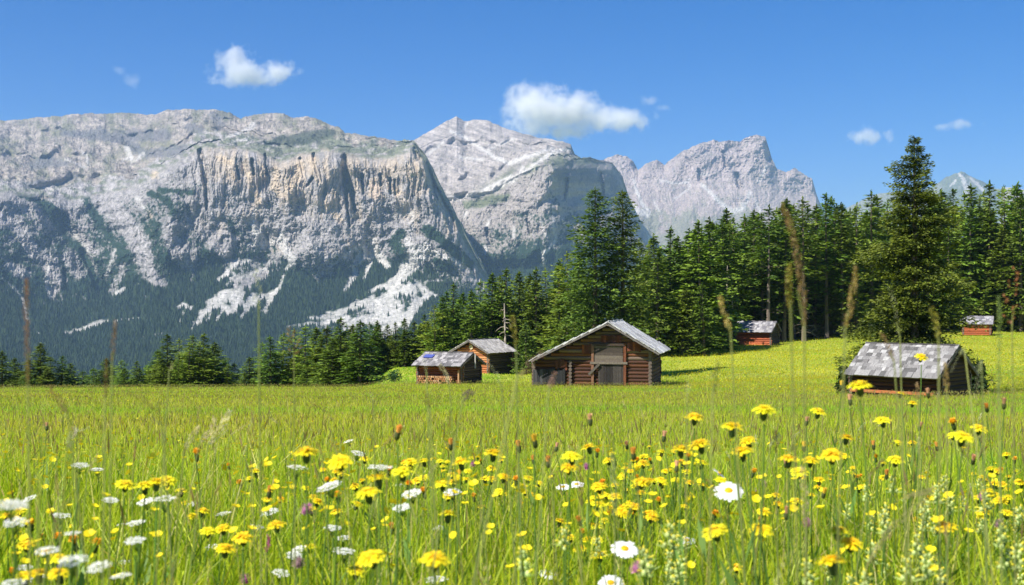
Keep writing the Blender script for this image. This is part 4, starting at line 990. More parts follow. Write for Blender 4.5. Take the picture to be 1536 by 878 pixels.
# woodshed hut
D0 = 93.0; p = loc(640, D0); zb = float(zpy(572, D0))-.25; th = R(-25)
rz = float(zpy(529, D0))-zb; ez = float(zpy(548, D0-1.6))-zb
h2 = hut('log_hut', 'small log hut with firewood stacked under its eave and a blue roof patch', (p[0], D0, zb), th, 3.55, -1.25, 1.5, ez, (0, rz), (-2.0, ez), (2.0, ez), (.1,.25), palS=[(.28,.08,.03),(.22,.07,.03)], palG=[(.07,.045,.035),(.09,.06,.05),(.05,.035,.03)], logd=.17, rows=7, wid=.24, seed=21, shingles=[(.26,.245,.24),(.17,.16,.16),(.33,.31,.30),(.12,.115,.115)])
mb = MB(); mb.box((.62,-.78, rz-.21), (.75, .5, .03), Matrix.Rotation(math.atan2(rz-ez, 2.0), 4, 'X'), (.10,.13,.42)); mb.build('roof_patch', M_petal, h2)
rn = random.Random(4)
for r_ in range(5):
    for k in range(17):
        if rn.random() < .1: continue
        mb = MB(); c = rn.choice([(.45,.24,.11),(.38,.17,.07),(.52,.32,.17),(.28,.12,.05)]); y = -1.62+rn.uniform(-.03,.03)
        rr_ = rn.uniform(.06,.085)
        x = .25+k*.165+(r_ % 2)*.08; z = .14+r_*.14
        mb.tube([(x, y-.18, z), (x, y+.2, z)], rr_, 6, (.22,.12,.07), endcol=c)
        o = mb.build('firewood_log', M_log)
        o.matrix_world = h2.matrix_basis.copy() if False else Matrix.Translation(h2.location) @ Matrix.Rotation(th, 4, 'Z')
        tag(o, 'cut firewood round in the orange stack under the small hut eave', 'log', 'firewood stacked under the woodshed eave')
mb = MB(); mb.box((3.55-.1, -1.62, .6), (.10, .10, 1.2), None, (.45,.25,.13)); mb.build('eave_post', M_plank, h2)
mb = MB(); mb.box((4.0,-.1, rz-.55), (.07, .07, 1.0), None, (.45,.42,.38)); mb.build('gable_pole', M_plank, h2)

# the hut behind it, gable lit orange
D0 = 115.0; th = R(58); xg = float(ray(708, 450)[0]*D0); zb = float(zpy(557, D0))-.2
rz = float(zpy(510.5, D0))-zb; ez = float(zpy(529, D0))-zb
h3 = hut('log_hut', 'larger log hut with orange sunlit gable behind the small firewood hut', (xg, D0, zb), th, 4.0, -1.75, 1.9, ez, (0, rz), (-2.15, ez), (2.2, ez+.0), (.55,.25), palS=[(.06,.045,.04),(.08,.06,.05),(.10,.075,.06)], palG=[(.48,.19,.07),(.42,.15,.05),(.55,.26,.11),(.38,.13,.05)], logd=.2, rows=8, wid=.22, seed=31, shingles=[(.42,.40,.37),(.50,.47,.44),(.33,.31,.29)])  # long wall's shade painted in as near-black logs beside the orange gable
mb = MB(); mb.tube([(-.18, 0, rz-.62), (-.08, 0, rz-.62)], .22, 7, (.7,.55,.36)); mb.build('gable_hatch', M_plank, h3)
# red hut below the forest
D0 = 156.0; th = R(-29); x0_ = float(ray(1110, 450)[0]*D0); zb = float(zpy(513, D0))-.2
rz = float(zpy(482.5, D0))-zb; ez = float(zpy(498, D0-1.8))-zb
h4 = hut('log_hut', 'small red log hut with silvery roof standing alone under the forest edge', (x0_, D0, zb), th, 4.3, -1.45, 1.5, ez, (0, rz), (-2.0, ez), (2.0, ez), (.3,.3), palS=[(.44,.12,.05),(.50,.16,.06),(.36,.09,.04)], palG=[(.05,.04,.035),(.07,.055,.05)], logd=.22, rows=6, wid=.35, seed=41)  # gable ends near black: their shade is put into the log colours
# red hut half behind the lone spruce
D0 = 168.0; th = R(-24); x0_ = float(ray(1446, 450)[0]*D0); zb = float(zpy(496.5, D0))-.2
rz = float(zpy(475, D0))-zb; ez = float(zpy(486.5, D0-1.8))-zb
h5 = hut('log_hut', 'farthest little hut, red wall and grey roof half hidden by the lone spruce', (x0_, D0, zb), th, 3.3, -1.4, 1.4, ez, (0, rz), (-1.8, ez), (1.8, ez), (.4,.35), palS=[(.45,.13,.05),(.38,.10,.04)], palG=BRN, logd=.22, rows=5, wid=.4, seed=51)

# ---- the barn
D0 = 85.0; th = R(78)
xg = float(ray(893, 450)[0]*D0); zb = float(zpy(576, D0))-.3
S = D0/F
rz = float(zpy(484.5, D0-.6))-zb; ezr = float(zpy(529, D0))-zb; ezl = float(zpy(541, D0))-zb
yr = -.95                                      # ridge sits off centre, towards the right
bn = hut('barn', 'large old log barn with deep dark gable, plank doors and grey shingle roof', (xg, D0, zb), th, 6.0, -3.65, 4.15, ezr, (yr, rz), (-4.35, ezr), (4.2, ezl), (.95,.5), palS=BRN, palG=[(.12,.045,.020),(.07,.030,.017),(.15,.075,.042),(.045,.024,.016),(.17,.12,.085),(.13,.05,.02)], logd=.24, rows=9, wid=.42, seed=61, thick=.06, shingles=[(.55,.54,.52),(.46,.45,.44),(.62,.61,.58),(.38,.37,.36)], ridge_board=False, base=-.4)
XF = -.17                                       # face of the logs
def P2y(px): return -(px-893)*S                 # picture column -> across the gable (towards its left is +)
def Z2(py): return float(zpy(py, D0-.2))-zb
def planks(name, px0, px1, py0, py1, pal, vertical=True, x=XF, w=.17, thick=.04, seed=1, rag=.0):
    rn = random.Random(seed); mb = MB()
    y0, y1 = P2y(px1), P2y(px0); z0, z1 = Z2(py1), Z2(py0)
    t = y0 if vertical else z0; end = y1 if vertical else z1
    while t < end-.02:
        ww = min(w*rn.uniform(.75, 1.25), end-t)
        k_ = rn.uniform(.7, 1.3); c = tuple(v*k_ for v in rn.choice(pal)); xx = x-thick/2-rn.uniform(0, .02)
        if vertical: mb.box((xx, t+ww/2, (z0+z1)/2+rn.uniform(-rag, rag)), (thick, ww*.94, z1-z0), None, c)
        else: mb.box((xx, (y0+y1)/2, t+ww/2), (thick, y1-y0, ww*.94), None, c)
        t += ww
    return mb.build(name, M_plank, bn)
planks('upper_hatch', 892, 935, 519, 543, [(.12,.095,.073),(.08,.062,.05),(.16,.13,.10)], False, w=.24, seed=1)
planks('lower_door', 898, 938, 546.5, 577, [(.035,.028,.025),(.055,.046,.041),(.022,.019,.018)], True, w=.20, seed=2)
planks('red_boarding', 902, 933, 503, 514, [(.20,.062,.024),(.13,.042,.022),(.08,.03,.018)], True, w=.16, seed=3)
planks('red_boarding', 941, 962, 514, 527, [(.20,.062,.024),(.13,.042,.022),(.08,.03,.018)], True, w=.16, seed=4, rag=.06)
planks('red_boarding', 873, 888, 517, 530, [(.20,.062,.024),(.13,.042,.022),(.08,.03,.018)], True, w=.16, seed=5, rag=.1)
planks('red_boarding', 833, 851, 541, 554, [(.20,.062,.024),(.13,.042,.022),(.08,.03,.018)], True, w=.16, seed=6, rag=.1)
planks('grey_boarding', 799, 848, 555, 578, [(.045,.042,.042),(.065,.062,.062),(.025,.025,.027)], True, x=XF-.02, w=.2, seed=7, rag=.08)
def post(name, pa, pb, w, col, x=XF-.06):
    mb = MB(); a = Vector((x, P2y(pa[0]), Z2(pa[1]))); b = Vector((x, P2y(pb[0]), Z2(pb[1])))
    d_ = (b-a); ln = d_.length; d_.normalize(); M = Matrix.Identity(3); M.col[0] = Vector((1,0,0)); M.col[1] = Vector((1,0,0)).cross(d_)*-1; M.col[2] = d_
    mb.box((a+b)/2, (.10, w, ln), M.to_4x4(), col); return mb.build(name, M_plank, bn)
post('door_post', (938,578), (938,514), .17, (.16,.055,.025)); post('door_post', (889.5,578), (889.5,516), .17, (.20,.10,.06))
post('door_lintel', (886,544.5), (942,544.5), .15, (.17,.14,.11), XF-.10); post('door_lintel', (889,517), (938,517), .14, (.06,.04,.03), XF-.10)
post('brace_beam', (884,562), (900,546), .16, (.10,.085,.07), XF-.15)
for pxc in (856, 976):                         # crossing log ends of the inner walls
    for k in range(8):
        mb = MB(); z = .05+k*.24
        if z > Z2(539): break
        mb.tube([(XF-.16, P2y(pxc), z), (.1, P2y(pxc), z)], .115, 9, (.05,.035,.025), endcol=(.13,.10,.08)); mb.build('log_end', M_log, bn)
# ---------------------------------------------------------------- clouds: bodies of vapour far behind and above the mountains
m, nt, out = new_mat('cloud_vapour')
tc = N(nt, 'ShaderNodeTexCoord')
no = N(nt, 'ShaderNodeTexNoise', i_Scale=1.6, i_Detail=7.0, i_Roughness=.62)
oi = N(nt, 'ShaderNodeObjectInfo')
ad = N(nt, 'ShaderNodeVectorMath', operation='ADD'); mu = N(nt, 'ShaderNodeMath', operation='MULTIPLY', i_1=37.0)
nt.links.new(oi.outputs['Random'], mu.inputs[0])
at2 = N(nt, 'ShaderNodeVectorMath', operation='SCALE'); at2.inputs['Scale'].default_value = 1.0
at3 = N(nt, 'ShaderNodeAttribute', attribute_type='OBJECT', attribute_name='aspect')
mv = N(nt, 'ShaderNodeVectorMath', operation='MULTIPLY')
nt.links.new(tc.outputs['Object'], mv.inputs[0]); nt.links.new(at3.outputs['Vector'], mv.inputs[1])
nt.links.new(mv.outputs[0], ad.inputs[0]); nt.links.new(mu.outputs[0], ad.inputs[1]); nt.links.new(ad.outputs[0], no.inputs['Vector'])
ln = N(nt, 'ShaderNodeVectorMath', operation='LENGTH'); nt.links.new(tc.outputs['Object'], ln.inputs[0])
f1_ = N(nt, 'ShaderNodeMapRange', i_1=1.0, i_2=.15, i_3=-.34, i_4=.30); f1_.clamp = True
nt.links.new(ln.outputs['Value'], f1_.inputs[0])
nn = N(nt, 'ShaderNodeMath', operation='SUBTRACT', i_1=.5); nt.links.new(no.outputs['Fac'], nn.inputs[0])
n2 = N(nt, 'ShaderNodeMath', operation='MULTIPLY', i_1=1.45); nt.links.new(nn.outputs[0], n2.inputs[0])
sm = N(nt, 'ShaderNodeMath', operation='ADD'); nt.links.new(n2.outputs[0], sm.inputs[0]); nt.links.new(f1_.outputs[0], sm.inputs[1])
mr = N(nt, 'ShaderNodeMapRange', i_1=0.0, i_2=.42, i_3=0.0, i_4=1.0); nt.links.new(sm.outputs[0], mr.inputs[0])
dn = N(nt, 'ShaderNodeAttribute', attribute_type='OBJECT', attribute_name='density_per_metre')
m3 = N(nt, 'ShaderNodeMath', operation='MULTIPLY'); nt.links.new(mr.outputs[0], m3.inputs[0]); nt.links.new(dn.outputs['Fac'], m3.inputs[1])
pv = N(nt, 'ShaderNodeVolumePrincipled', i_Anisotropy=.0); pv.inputs['Color'].default_value = (1,1,1,1)
nt.links.new(m3.outputs[0], pv.inputs['Density']); nt.links.new(pv.outputs[0], out.inputs['Volume'])
M_cloud = m
CD = 13500.0
def cloud(lobes, dens, lab):
    """lobes: (column, row, half width, half height) of each overlapping puff; each is a closed lumpy body"""
    root = empty('cloud', at(lobes[0][0], lobes[0][1], CD)); tag(root, lab, 'cloud')
    for k, (px, py, hw, hh) in enumerate(lobes):
        s = CD/F
        bm_V = []
        nu, nv = 24, 14
        for i in range(nv+1):
            th_ = math.pi*i/nv
            for j in range(nu):
                ph = 2*math.pi*j/nu; bm_V.append((math.sin(th_)*math.cos(ph), math.sin(th_)*math.sin(ph), math.cos(th_)))
        V = np.array(bm_V)
        i, j = np.meshgrid(np.arange(nv), np.arange(nu), indexing='ij')
        q = np.stack([i*nu+j, (i+1)*nu+j, (i+1)*nu+(j+1) % nu, i*nu+(j+1) % nu], -1).reshape(-1, 4)
        o = link('puff', np_mesh('puff', V, q), M_cloud, root)
        a = Vector(at(px, py, CD+random.uniform(-150, 150)))-root.location
        o.location = a; hd = (hw+hh)*.5*s
        o.scale = (hw*s*1.4, hd*1.2, hh*s*1.5)
        mn = (hw+hh)*.5
        o['aspect'] = [hw/30, mn/30, hh/30]; o['density_per_metre'] = dens
for m_ in (M_cloud,): m_.cycles.volume_step_rate = 1.5 if hasattr(m_.cycles, 'volume_step_rate') else 1
cloud([(372,112,62,22),(352,88,38,22),(420,108,34,18)], .012, 'white puffy cloud alone above the long rocky massif')
cloud([(200,122,20,13),(178,105,12,8)], .003, 'small faint wisp of cloud beside the sunlit puffy one')
cloud([(818,172,80,42),(796,150,44,28),(872,172,60,32),(930,180,60,21),(868,150,26,18),(845,200,46,15)], .012, 'largest cloud, long and white, resting behind the middle summit')
cloud([(978,150,20,9),(998,162,20,8)], .006, 'narrow slanting cloud strip off the tail of the largest cloud')
cloud([(1298,206,30,16),(1332,202,16,15)], .010, 'small white cloud floating between the far towers and lone spruce')
cloud([(1446,185,26,10),(1414,190,15,8)], .007, 'thin flat cloud floating past the tip of the lone spruce')
# ---------------------------------------------------------------- meadow flowers
YEL = (.93,.83,.02); YEL2 = (.94,.74,.015); ORG = (.93,.55,.03); WHT = (.88,.88,.84)
GRN = (.14,.24,.04); DGR = (.07,.11,.03)
def strap(mb, ang_, r0, r1, w, z0, z1, col, cup=0, tw=0.0, tipw=.9):
    ca, sa = math.cos(ang_), math.sin(ang_)
    pts = []
    for t in (0, .35, .75, 1.0):
        r_ = r0+(r1-r0)*t; z = z0+(z1-z0)*t+cup*math.sin(t*math.pi)
        ww = w*(.45+.55*math.sin(min(1, t*1.3+.15)*math.pi*.55))*(tipw if t == 1 else 1)*.5
        for s in (-1, 1):
            pts.append((r_*ca-s*ww*sa, r_*sa+s*ww*ca, z+s*tw*t))
    mb.add(pts, [(0,1,3,2),(2,3,5,4),(4,5,7,6)], col)
def ball(mb, c, r_, col, n=6, m=4, sz=1.0):
    V = []; Fs = []
    for i in range(m+1):
        th_ = math.pi*i/m
        for j in range(n): V.append((c[0]+r_*math.sin(th_)*math.cos(6.283*j/n), c[1]+r_*math.sin(th_)*math.sin(6.283*j/n), c[2]+r_*sz*math.cos(th_)))
    for i in range(m):
        for j in range(n): Fs.append((i*n+j, (i+1)*n+j, (i+1)*n+(j+1) % n, i*n+(j+1) % n))
    mb.add(V, Fs, col)
def jit(c, r_, a=.15):
    k = r_.uniform(1-a, 1+a); return tuple(min(.97, v*k) for v in c)
# --- head meshes, unit = one metre of blossom width (scaled to size)
def head_hawkbit(seed, colr, openness=1.0):
    r_ = random.Random(seed); mb = MB()
    for lay, (n, rr, zz) in enumerate(((20, .50, .02), (17, .40, .12), (13, .27, .18), (8, .14, .20))):
        for i in range(n):
            a = 6.283*(i+r_.uniform(-.3,.3))/n
            rt = rr*r_.uniform(.85, 1.1)*(openness if openness < 1 else 1)
            z1 = zz*.7+(1-openness)*.6+r_.uniform(-.07, .06)-(.05 if lay == 0 else 0)
            strap(mb, a, .03, rt, .115, .02+.02*lay, z1, jit(colr if lay < 2 else tuple(x*y for x, y in zip(colr, (1,.82,1))), r_), cup=.05, tipw=.8)
    return mb.mesh('petals')
def cup_mesh(col=DGR, L=.42, w=.13):
    mb = MB(); mb.tube([(0,0,-L), (0,0,-L*.75), (0,0,-L*.3), (0,0,.03)], [w*.35, w, w*1.1, w*1.05], 9, col); return mb.mesh('calyx', True)
def bud_mesh(seed, col):
    mb = MB(); r_ = random.Random(seed)
    for i in range(14):
        strap(mb, 6.283*i/14, .10, .16*r_.uniform(.7, 1.2), .10, .0, .38*r_.uniform(.8, 1.15), jit(col, r_, .2), cup=.03)
    for i in range(8):
        strap(mb, 6.283*i/8, .03, .08, .10, .1, .42, jit(col, r_, .2))
    return mb.mesh('petals')
def head_daisy(seed):
    r_ = random.Random(seed); mb = MB()
    for i in range(21):
        strap(mb, 6.283*(i+r_.uniform(-.2,.2))/21, .12, .5*r_.uniform(.93, 1.04), .135, .02, -.01+r_.uniform(-.05, .04), jit((.84,.84,.82), r_, .05), cup=.035, tipw=.55)
    return mb.mesh('petals')
def disc_mesh():
    mb = MB(); ball(mb, (0,0,.015), .145, (.85,.55,.01), 14, 8, .55)
    r_ = random.Random(3)
    for i in range(60):
        a = i*2.39996; q = .14*math.sqrt(i/60); ball(mb, (q*math.cos(a), q*math.sin(a), .02+.075*math.sqrt(max(0, 1-(q/.15)**2))), .014, jit((.88,.55,.01), r_, .25), 4, 2)
    return mb.mesh('disc')
def head_umbel(seed, n=26):
    r_ = random.Random(seed); mb = MB()
    for i in range(n):
        a = i*2.39996; q = .46*math.sqrt((i+.5)/n)*r_.uniform(.85, 1.1); x, y = q*math.cos(a), q*math.sin(a); z = .05-.16*q+r_.uniform(-.03, .03)
        for k in range(5):
            b = 6.283*k/5+r_.random(); s = .082*r_.uniform(.8, 1.2)
            P = [(x, y, z), (x+s*math.cos(b-.45), y+s*math.sin(b-.45), z+.012), (x+s*1.15*math.cos(b), y+s*1.15*math.sin(b), z+.006), (x+s*math.cos(b+.45), y+s*math.sin(b+.45), z+.012)]
            mb.add(P, [(0,1,2,3)], jit(WHT, r_, .08))
        ball(mb, (x, y, z+.01), .02, (.7,.62,.35), 4, 2)
    return mb.mesh('florets')
def rays_mesh(seed, n=12):
    mb = MB(); r_ = random.Random(seed)
    for i in range(n):
        a = i*2.39996; q = .40*math.sqrt((i+.5)/n)
        mb.tube([(0,0,-.55), (q*.5*math.cos(a), q*.5*math.sin(a), -.25), (q*math.cos(a), q*math.sin(a), .0)], [.014,.012,.009], 4, GRN, cap=False)
    return mb.mesh('rays')
def head_clover(seed, col):
    r_ = random.Random(seed); mb = MB()
    for i in range(75):
        z = 1-2*(i+.5)/75; a = i*2.39996; q = math.sqrt(1-z*z)
        d_ = Vector((q*math.cos(a), q*math.sin(a), z))
        if z < -.75: continue
        u = d_.cross(Vector((.1,.2,1))).normalized(); b = d_*.22+Vector((0,0,.02)); t = d_*.5*r_.uniform(.85, 1.1)+Vector((0,0,.07))
        mb.add([tuple(b-u*.02), tuple(b*.4+t*.6-u*.055), tuple(t), tuple(b*.4+t*.6+u*.055)], [(0,1,2,3)], jit(col, r_, .25))
    ball(mb, (0,0,0), .27, tuple(v*.7 for v in col), 8, 6)
    return mb.mesh('florets')
def head_rattle(seed):
    """pale swollen calyces in pairs up the stem, each with a small yellow hooded flower"""
    r_ = random.Random(seed); mb = MB(); fl = MB()
    for k in range(5):
        z = -k*.21+r_.uniform(-.04, .04); s = (.5+.5*min(1, (k+1)/3))*r_.uniform(.75, 1.1)
        for sd in range(2):
            a = (k % 2)*1.57+sd*3.1416+r_.uniform(-.6, .6); q = .15*s*r_.uniform(.7, 1.4)
            c = (q*math.cos(a), q*math.sin(a), z)
            ball(mb, c, .105*s, jit((.58,.66,.24), r_, .2), 7, 5, 1.15)
            mb.add([(0,0,z-.08), (q*1.3*math.cos(a-.5), q*1.3*math.sin(a-.5), z-.1), (q*3.6*math.cos(a), q*3.6*math.sin(a), z-.0), (q*1.3*math.cos(a+.5), q*1.3*math.sin(a+.5), z-.1)], [(0,1,2,3)], jit((.38,.48,.14), r_, .15))
            fl.tube([(q*1.3*math.cos(a), q*1.3*math.sin(a), z+.06), (q*2.1*math.cos(a), q*2.1*math.sin(a), z+.15), (q*2.6*math.cos(a), q*2.6*math.sin(a), z+.13)], [.035,.04,.015], 5, jit((.92,.80,.08), r_, .1))
    return mb.mesh('calyces', True), fl.mesh('petals', True)
def head_buttercup(seed):
    r_ = random.Random(seed); mb = MB()
    for i in range(5):
        a = 6.283*i/5+r_.uniform(-.1,.1)
        strap(mb, a, .03, .5, .50, 0, .16+r_.uniform(-.04,.04), jit((.90,.74,.01), r_, .1), cup=-.02, tipw=.6)
    ball(mb, (0,0,.06), .10, (.75,.62,.02), 6, 4)
    return mb.mesh('petals')
def stem_mesh(seed, bend=.06, leaf=0):
    """one metre high, thickness drawn for a stalk of 2-3 mm"""
    r_ = random.Random(seed); mb = MB(); a = r_.uniform(0, 6.28); n = 8
    P = [(bend*math.cos(a)*((i/n)**2-(i/n)), bend*math.sin(a)*((i/n)**2-(i/n)), i/n) for i in range(n+1)]
    mb.tube(P, [.0016-.0005*i/n for i in range(n+1)], 6, GRN)
    for k in range(leaf):
        b = r_.uniform(0, 6.28); z = r_.uniform(.1, .75); L = r_.uniform(.02, .04)
        mb.add([(0,0,z), (L*.5*math.cos(b-.3), L*.5*math.sin(b-.3), z+.06), (L*math.cos(b), L*math.sin(b), z+.12), (L*.5*math.cos(b+.3), L*.5*math.sin(b+.3), z+.05)], [(0,1,2,3)], GRN)
    return mb.mesh('stem', True)
STEMS = [stem_mesh(i, .05+.02*(i % 4), 3 if i % 2 else 0) for i in range(6)]
for s_ in STEMS: s_.materials.append(M_stem)
def prep(me, mat=None): me.materials.append(mat or M_petal); return me
HAWK = [prep(head_hawkbit(i, c)) for i, c in enumerate((YEL, YEL, YEL2, YEL, YEL2))]
HAWKO = [prep(head_hawkbit(9+i, ORG, .55)) for i in range(2)]
BUD = [prep(bud_mesh(i, c)) for i, c in enumerate(((.88,.58,.06), (.86,.42,.08), (.72,.42,.22)))]
CUP = prep(cup_mesh(), M_stem); CUPB = prep(cup_mesh((.10,.12,.04), .6, .2), M_stem)
DAISY = [prep(head_daisy(i)) for i in range(3)]; DISC = prep(disc_mesh())
UMB = [prep(head_umbel(i, 20+6*i)) for i in range(4)]; RAYS = [prep(rays_mesh(i), M_stem) for i in range(2)]
CLO = [prep(head_clover(0, (.62,.24,.42))), prep(head_clover(1, (.50,.16,.34))), prep(head_clover(2, (.45,.28,.28)))]
RAT = [head_rattle(i) for i in range(4)]
for a, b in RAT: prep(a); prep(b)
BUT = [prep(head_buttercup(i)) for i in range(3)]
def obj(name, me, parent, loc=(0,0,0), sc=1.0, rot=(0,0,0)):
    o = bpy.data.objects.new(name, me); COL.objects.link(o); o.parent = parent
    o.location = loc; o.scale = (sc, sc, sc) if not hasattr(sc, '__len__') else sc; o.rotation_mode = 'ZYX' if isinstance(rot, tuple) else 'XYZ'; o.rotation_euler = rot
    return o
rf = random.Random(99)
def flower(kind, px, py, size_px, real, label=None, group=None, D=None, tilt=None, var=None):
    """puts the blossom where the photograph has it, `real` metres wide, on a stalk that comes up from the soil"""
    D = D or real*F/size_px
    real = size_px*D/F
    x, y, z = at(px, py, D)
    bx, by = x+rf.gauss(0, .03), y+rf.gauss(0, .03)
    g0 = gz(bx, by)
    root = empty({'hawk':'yellow_hawkbit','bud':'hawkbit_bud','daisy':'oxeye_daisy','umbel':'yarrow','clover':'red_clover','rattle':'yellow_rattle','butter':'buttercup'}[kind], (bx, by, g0))
    d_ = Vector((x-bx, y-by, z-g0)); L = d_.length
    q_ = d_.to_track_quat('Z', 'Y').to_euler()
    st = obj('stem', rf.choice(STEMS), root, (0,0,-.02), (1.15, 1.15, L), q_)
    hl = d_
    az = rf.uniform(0, 6.28)
    tl = tilt if tilt is not None else (rf.gauss(.05, .16), rf.gauss(0, .16))
    rot = (tl[0], tl[1], az)
    Rm = Euler((tl[0], tl[1], 0)).to_matrix()
    if kind == 'hawk':
        o = obj('petals', HAWK[var] if var is not None and var < 5 else (rf.choice(HAWKO) if var == 9 else rf.choice(HAWK)), root, hl, real, rot); obj('calyx', CUP, root, hl, real, rot)
    elif kind == 'bud':
        obj('petals', BUD[var if var is not None else rf.randrange(3)], root, hl, real*1.9, rot); obj('calyx', CUPB, root, hl, real*1.35, rot)
    elif kind == 'daisy':
        o = obj('petals', rf.choice(DAISY), root, hl, real, rot); obj('disc', DISC, root, hl, real, rot)
    elif kind == 'umbel':
        o = obj('florets', rf.choice(UMB), root, hl, real, rot); obj('rays', rf.choice(RAYS), root, hl, real, rot)
    elif kind == 'clover':
        obj('florets', CLO[var if var is not None else 0], root, hl, (real, real, real*1.05), rot)
    elif kind == 'rattle':
        a, b = rf.choice(RAT); obj('calyces', a, root, hl, real, rot); obj('petals', b, root, hl, real, rot)
    elif kind == 'butter':
        obj('petals', rf.choice(BUT), root, hl, real, rot)
    cat = {'hawk':'flower','bud':'flower bud','daisy':'daisy','umbel':'yarrow','clover':'clover','rattle':'wildflower','butter':'buttercup'}[kind]
    tag(root, label, cat, group)
    return root
# landmarks that other blossoms are described from
daisies = [
 (1093,737,45,'large ox-eye daisy facing the sky, the most open white bloom in the meadow', 'the large open daisy'),
 (937,824,42,'low ox-eye daisy with a round yellow eye above the pink clover', 'the daisy over the clover'),
 (1079,711,26,'ox-eye daisy seen edge-on just above the large open daisy', 'the edge-on daisy'),
 (1030,811,28,'half-hidden ox-eye daisy between the two biggest daisies', 'the half-hidden daisy'),
 (822,862,30,'ox-eye daisy at the bottom edge, one of the touching pair, on its valley side', 'the bottom-edge daisy pair'),
 (836,858,24,'ox-eye daisy at the bottom edge, one of the touching pair, on its forest side', None),
 (916,875,38,'white daisy cut by the bottom edge below the clover', 'the daisy cut by the edge'),
 (845,731,22,'white daisy of the flat pair under the barn, on its valley side', 'the flat white pair under the barn'),
 (865,727,22,'white daisy of the flat pair under the barn, on its forest side', None),
 (977,838,20,'small crumpled white daisy just past the pink clover', None)]
umbels = [
 (445,701,38,'white yarrow head tucked under the tall yellow hawkbit pair', 'the yarrow under the yellow pair'),
 (523,662,18,'small high white yarrow, the topmost white bloom of the meadow', 'the topmost small yarrow'),
 (537,680,26,'loose white yarrow just below the topmost small one', None),
 (570,701,42,'broad flat white yarrow before the mass of yellow hawkbits', 'the broad flat yarrow'),
 (494,729,42,'lacy white yarrow with a grey stem hanging below', 'the lacy yarrow'),
 (598,728,20,'tiny yarrow inside the mass of yellow hawkbits', None),
 (617,740,36,'wide white yarrow at the lower rim of the hawkbit mass', 'the wide yarrow by the mass'),
 (679,738,30,'bright white yarrow beyond the hawkbit mass towards the barn', 'the yarrow towards the barn'),
 (405,768,30,'white yarrow beside the small orange hawkbit bud cluster', 'the yarrow by the orange buds'),
 (384,791,28,'slanting white yarrow over the yellow hawkbit near the mauve clover', 'the slanting yarrow'),
 (514,807,30,'upper of the two stacked bright white yarrows low in the meadow', 'the stacked yarrows'),
 (517,827,38,'lower, larger of the two stacked bright white yarrows', None),
 (547,794,20,'small white yarrow beside the stacked pair', None),
 (480,794,16,'faint little yarrow on the valley side of the stacked pair', None),
 (655,869,38,'white yarrow at the bottom edge under the big orange-yellow hawkbit', 'the bottom yarrow'),
 (702,816,13,'tiny lone yarrow between hawkbits low in the meadow', None),
 (972,768,16,'small pinkish white yarrow between the big daisies and barn', 'the small pinkish yarrow'),
 (120,698,30,'flat white yarrow far out, wider of two, valley corner of the meadow', 'the flat far yarrow'),
 (146,704,22,'flat white yarrow far out, smaller of two, valley corner of the meadow', None),
 (166,750,26,'lacy white yarrow under the big yellow hawkbit cluster', 'the lacy yarrow under the cluster'),
 (247,748,44,'blurred white yarrow at the forest side of the yellow cluster', 'the blurred cluster yarrow'),
 (18,757,54,'large blurred white yarrow on the picture border, upper one', 'the upper border yarrow'),
 (22,783,42,'large blurred white yarrow on the picture border, lower one', None),
 (109,800,30,'thin slanting white yarrow over the big blurred white drift', None),
 (70,826,44,'blurred white yarrow at the start of the big white drift', 'the start of the white drift'),
 (108,842,52,'broad blurred white yarrow in the middle of the big white drift', 'the white drift'),
 (148,850,46,'broad blurred white yarrow at the end of the big white drift', None),
 (182,864,38,'low blurred white yarrow past the end of the white drift', None),
 (203,811,36,'soft white yarrow above the white drift', 'the soft yarrow over the drift'),
 (20,874,44,'white yarrow in the very corner of the meadow', None),
 (274,840,26,'crisp white yarrow below the single yellow hawkbit', 'the crisp yarrow'),
 (326,873,26,'white yarrow at the bottom edge beside the mauve clovers', None)]
clovers = [
 (955,853,25,'round pink clover beside the low daisy, brightest clover of all','the pink clover',0),
 (880,701,13,'small dark pink clover under the orange hawkbits',None,1), (459,766,22,'dusty pink clover over the lone upright pink bud','the dusty clover',0),
 (447,846,22,'faded brownish clover low in the meadow',None,2), (254,851,14,'small mauve clover near the white drift',None,1), (368,871,20,'mauve clover at the bottom edge','the edge mauve clover',1),
 (345,863,12,'little mauve clover just before the one at the bottom edge',None,1), (1473,745,15,'dark purple clover deep in the rattle patch',None,1), (1498,788,18,'dull pink clover in the rattle patch',None,2),
 (1210,786,18,'mauve clover over the rattle patch','the mauve clover',0), (1208,813,13,'lower mauve clover right under its larger twin',None,0), (709,697,11,'tiny far pink clover behind the hawkbits',None,1),
 (1146,727,11,'tiny far pink clover of a pair behind the big daisy, nearer one',None,0), (1135,735,9,'tiny far pink clover of a pair behind the big daisy, farther one',None,0), (1012,768,9,'tiny pink clover among the leaves near the pinkish yarrow',None,1), (83,866,11,'tiny mauve clover below the white drift',None,1)]
refs = []; extra_y = []
def nword(n): return words_n[n-1] if n <= len(words_n) else 'further'
for px, py, s, lab, ref in daisies:
    flower('daisy', px, py, s, .050 if s == 45 else .046, lab, 'ox-eye daisies', tilt=(.5 if s > 35 else .3, rf.gauss(0, .12)) if 'edge-on' not in lab else (.1, .7))
    if ref: refs.append((px, py, ref))
for px, py, s, lab, ref in umbels:
    flower('umbel', px, py, s*.92, .030 if px < 210 and s > 24 else .045, lab, 'white yarrow heads', tilt=(rf.uniform(.02, .3), rf.gauss(0, .15)))
    if ref: refs.append((px, py, ref))
for px, py, s, lab, ref, v in clovers:
    flower('clover', px, py, s, .024, lab, 'pink clovers', var=v)
    if ref: refs.append((px, py, ref))
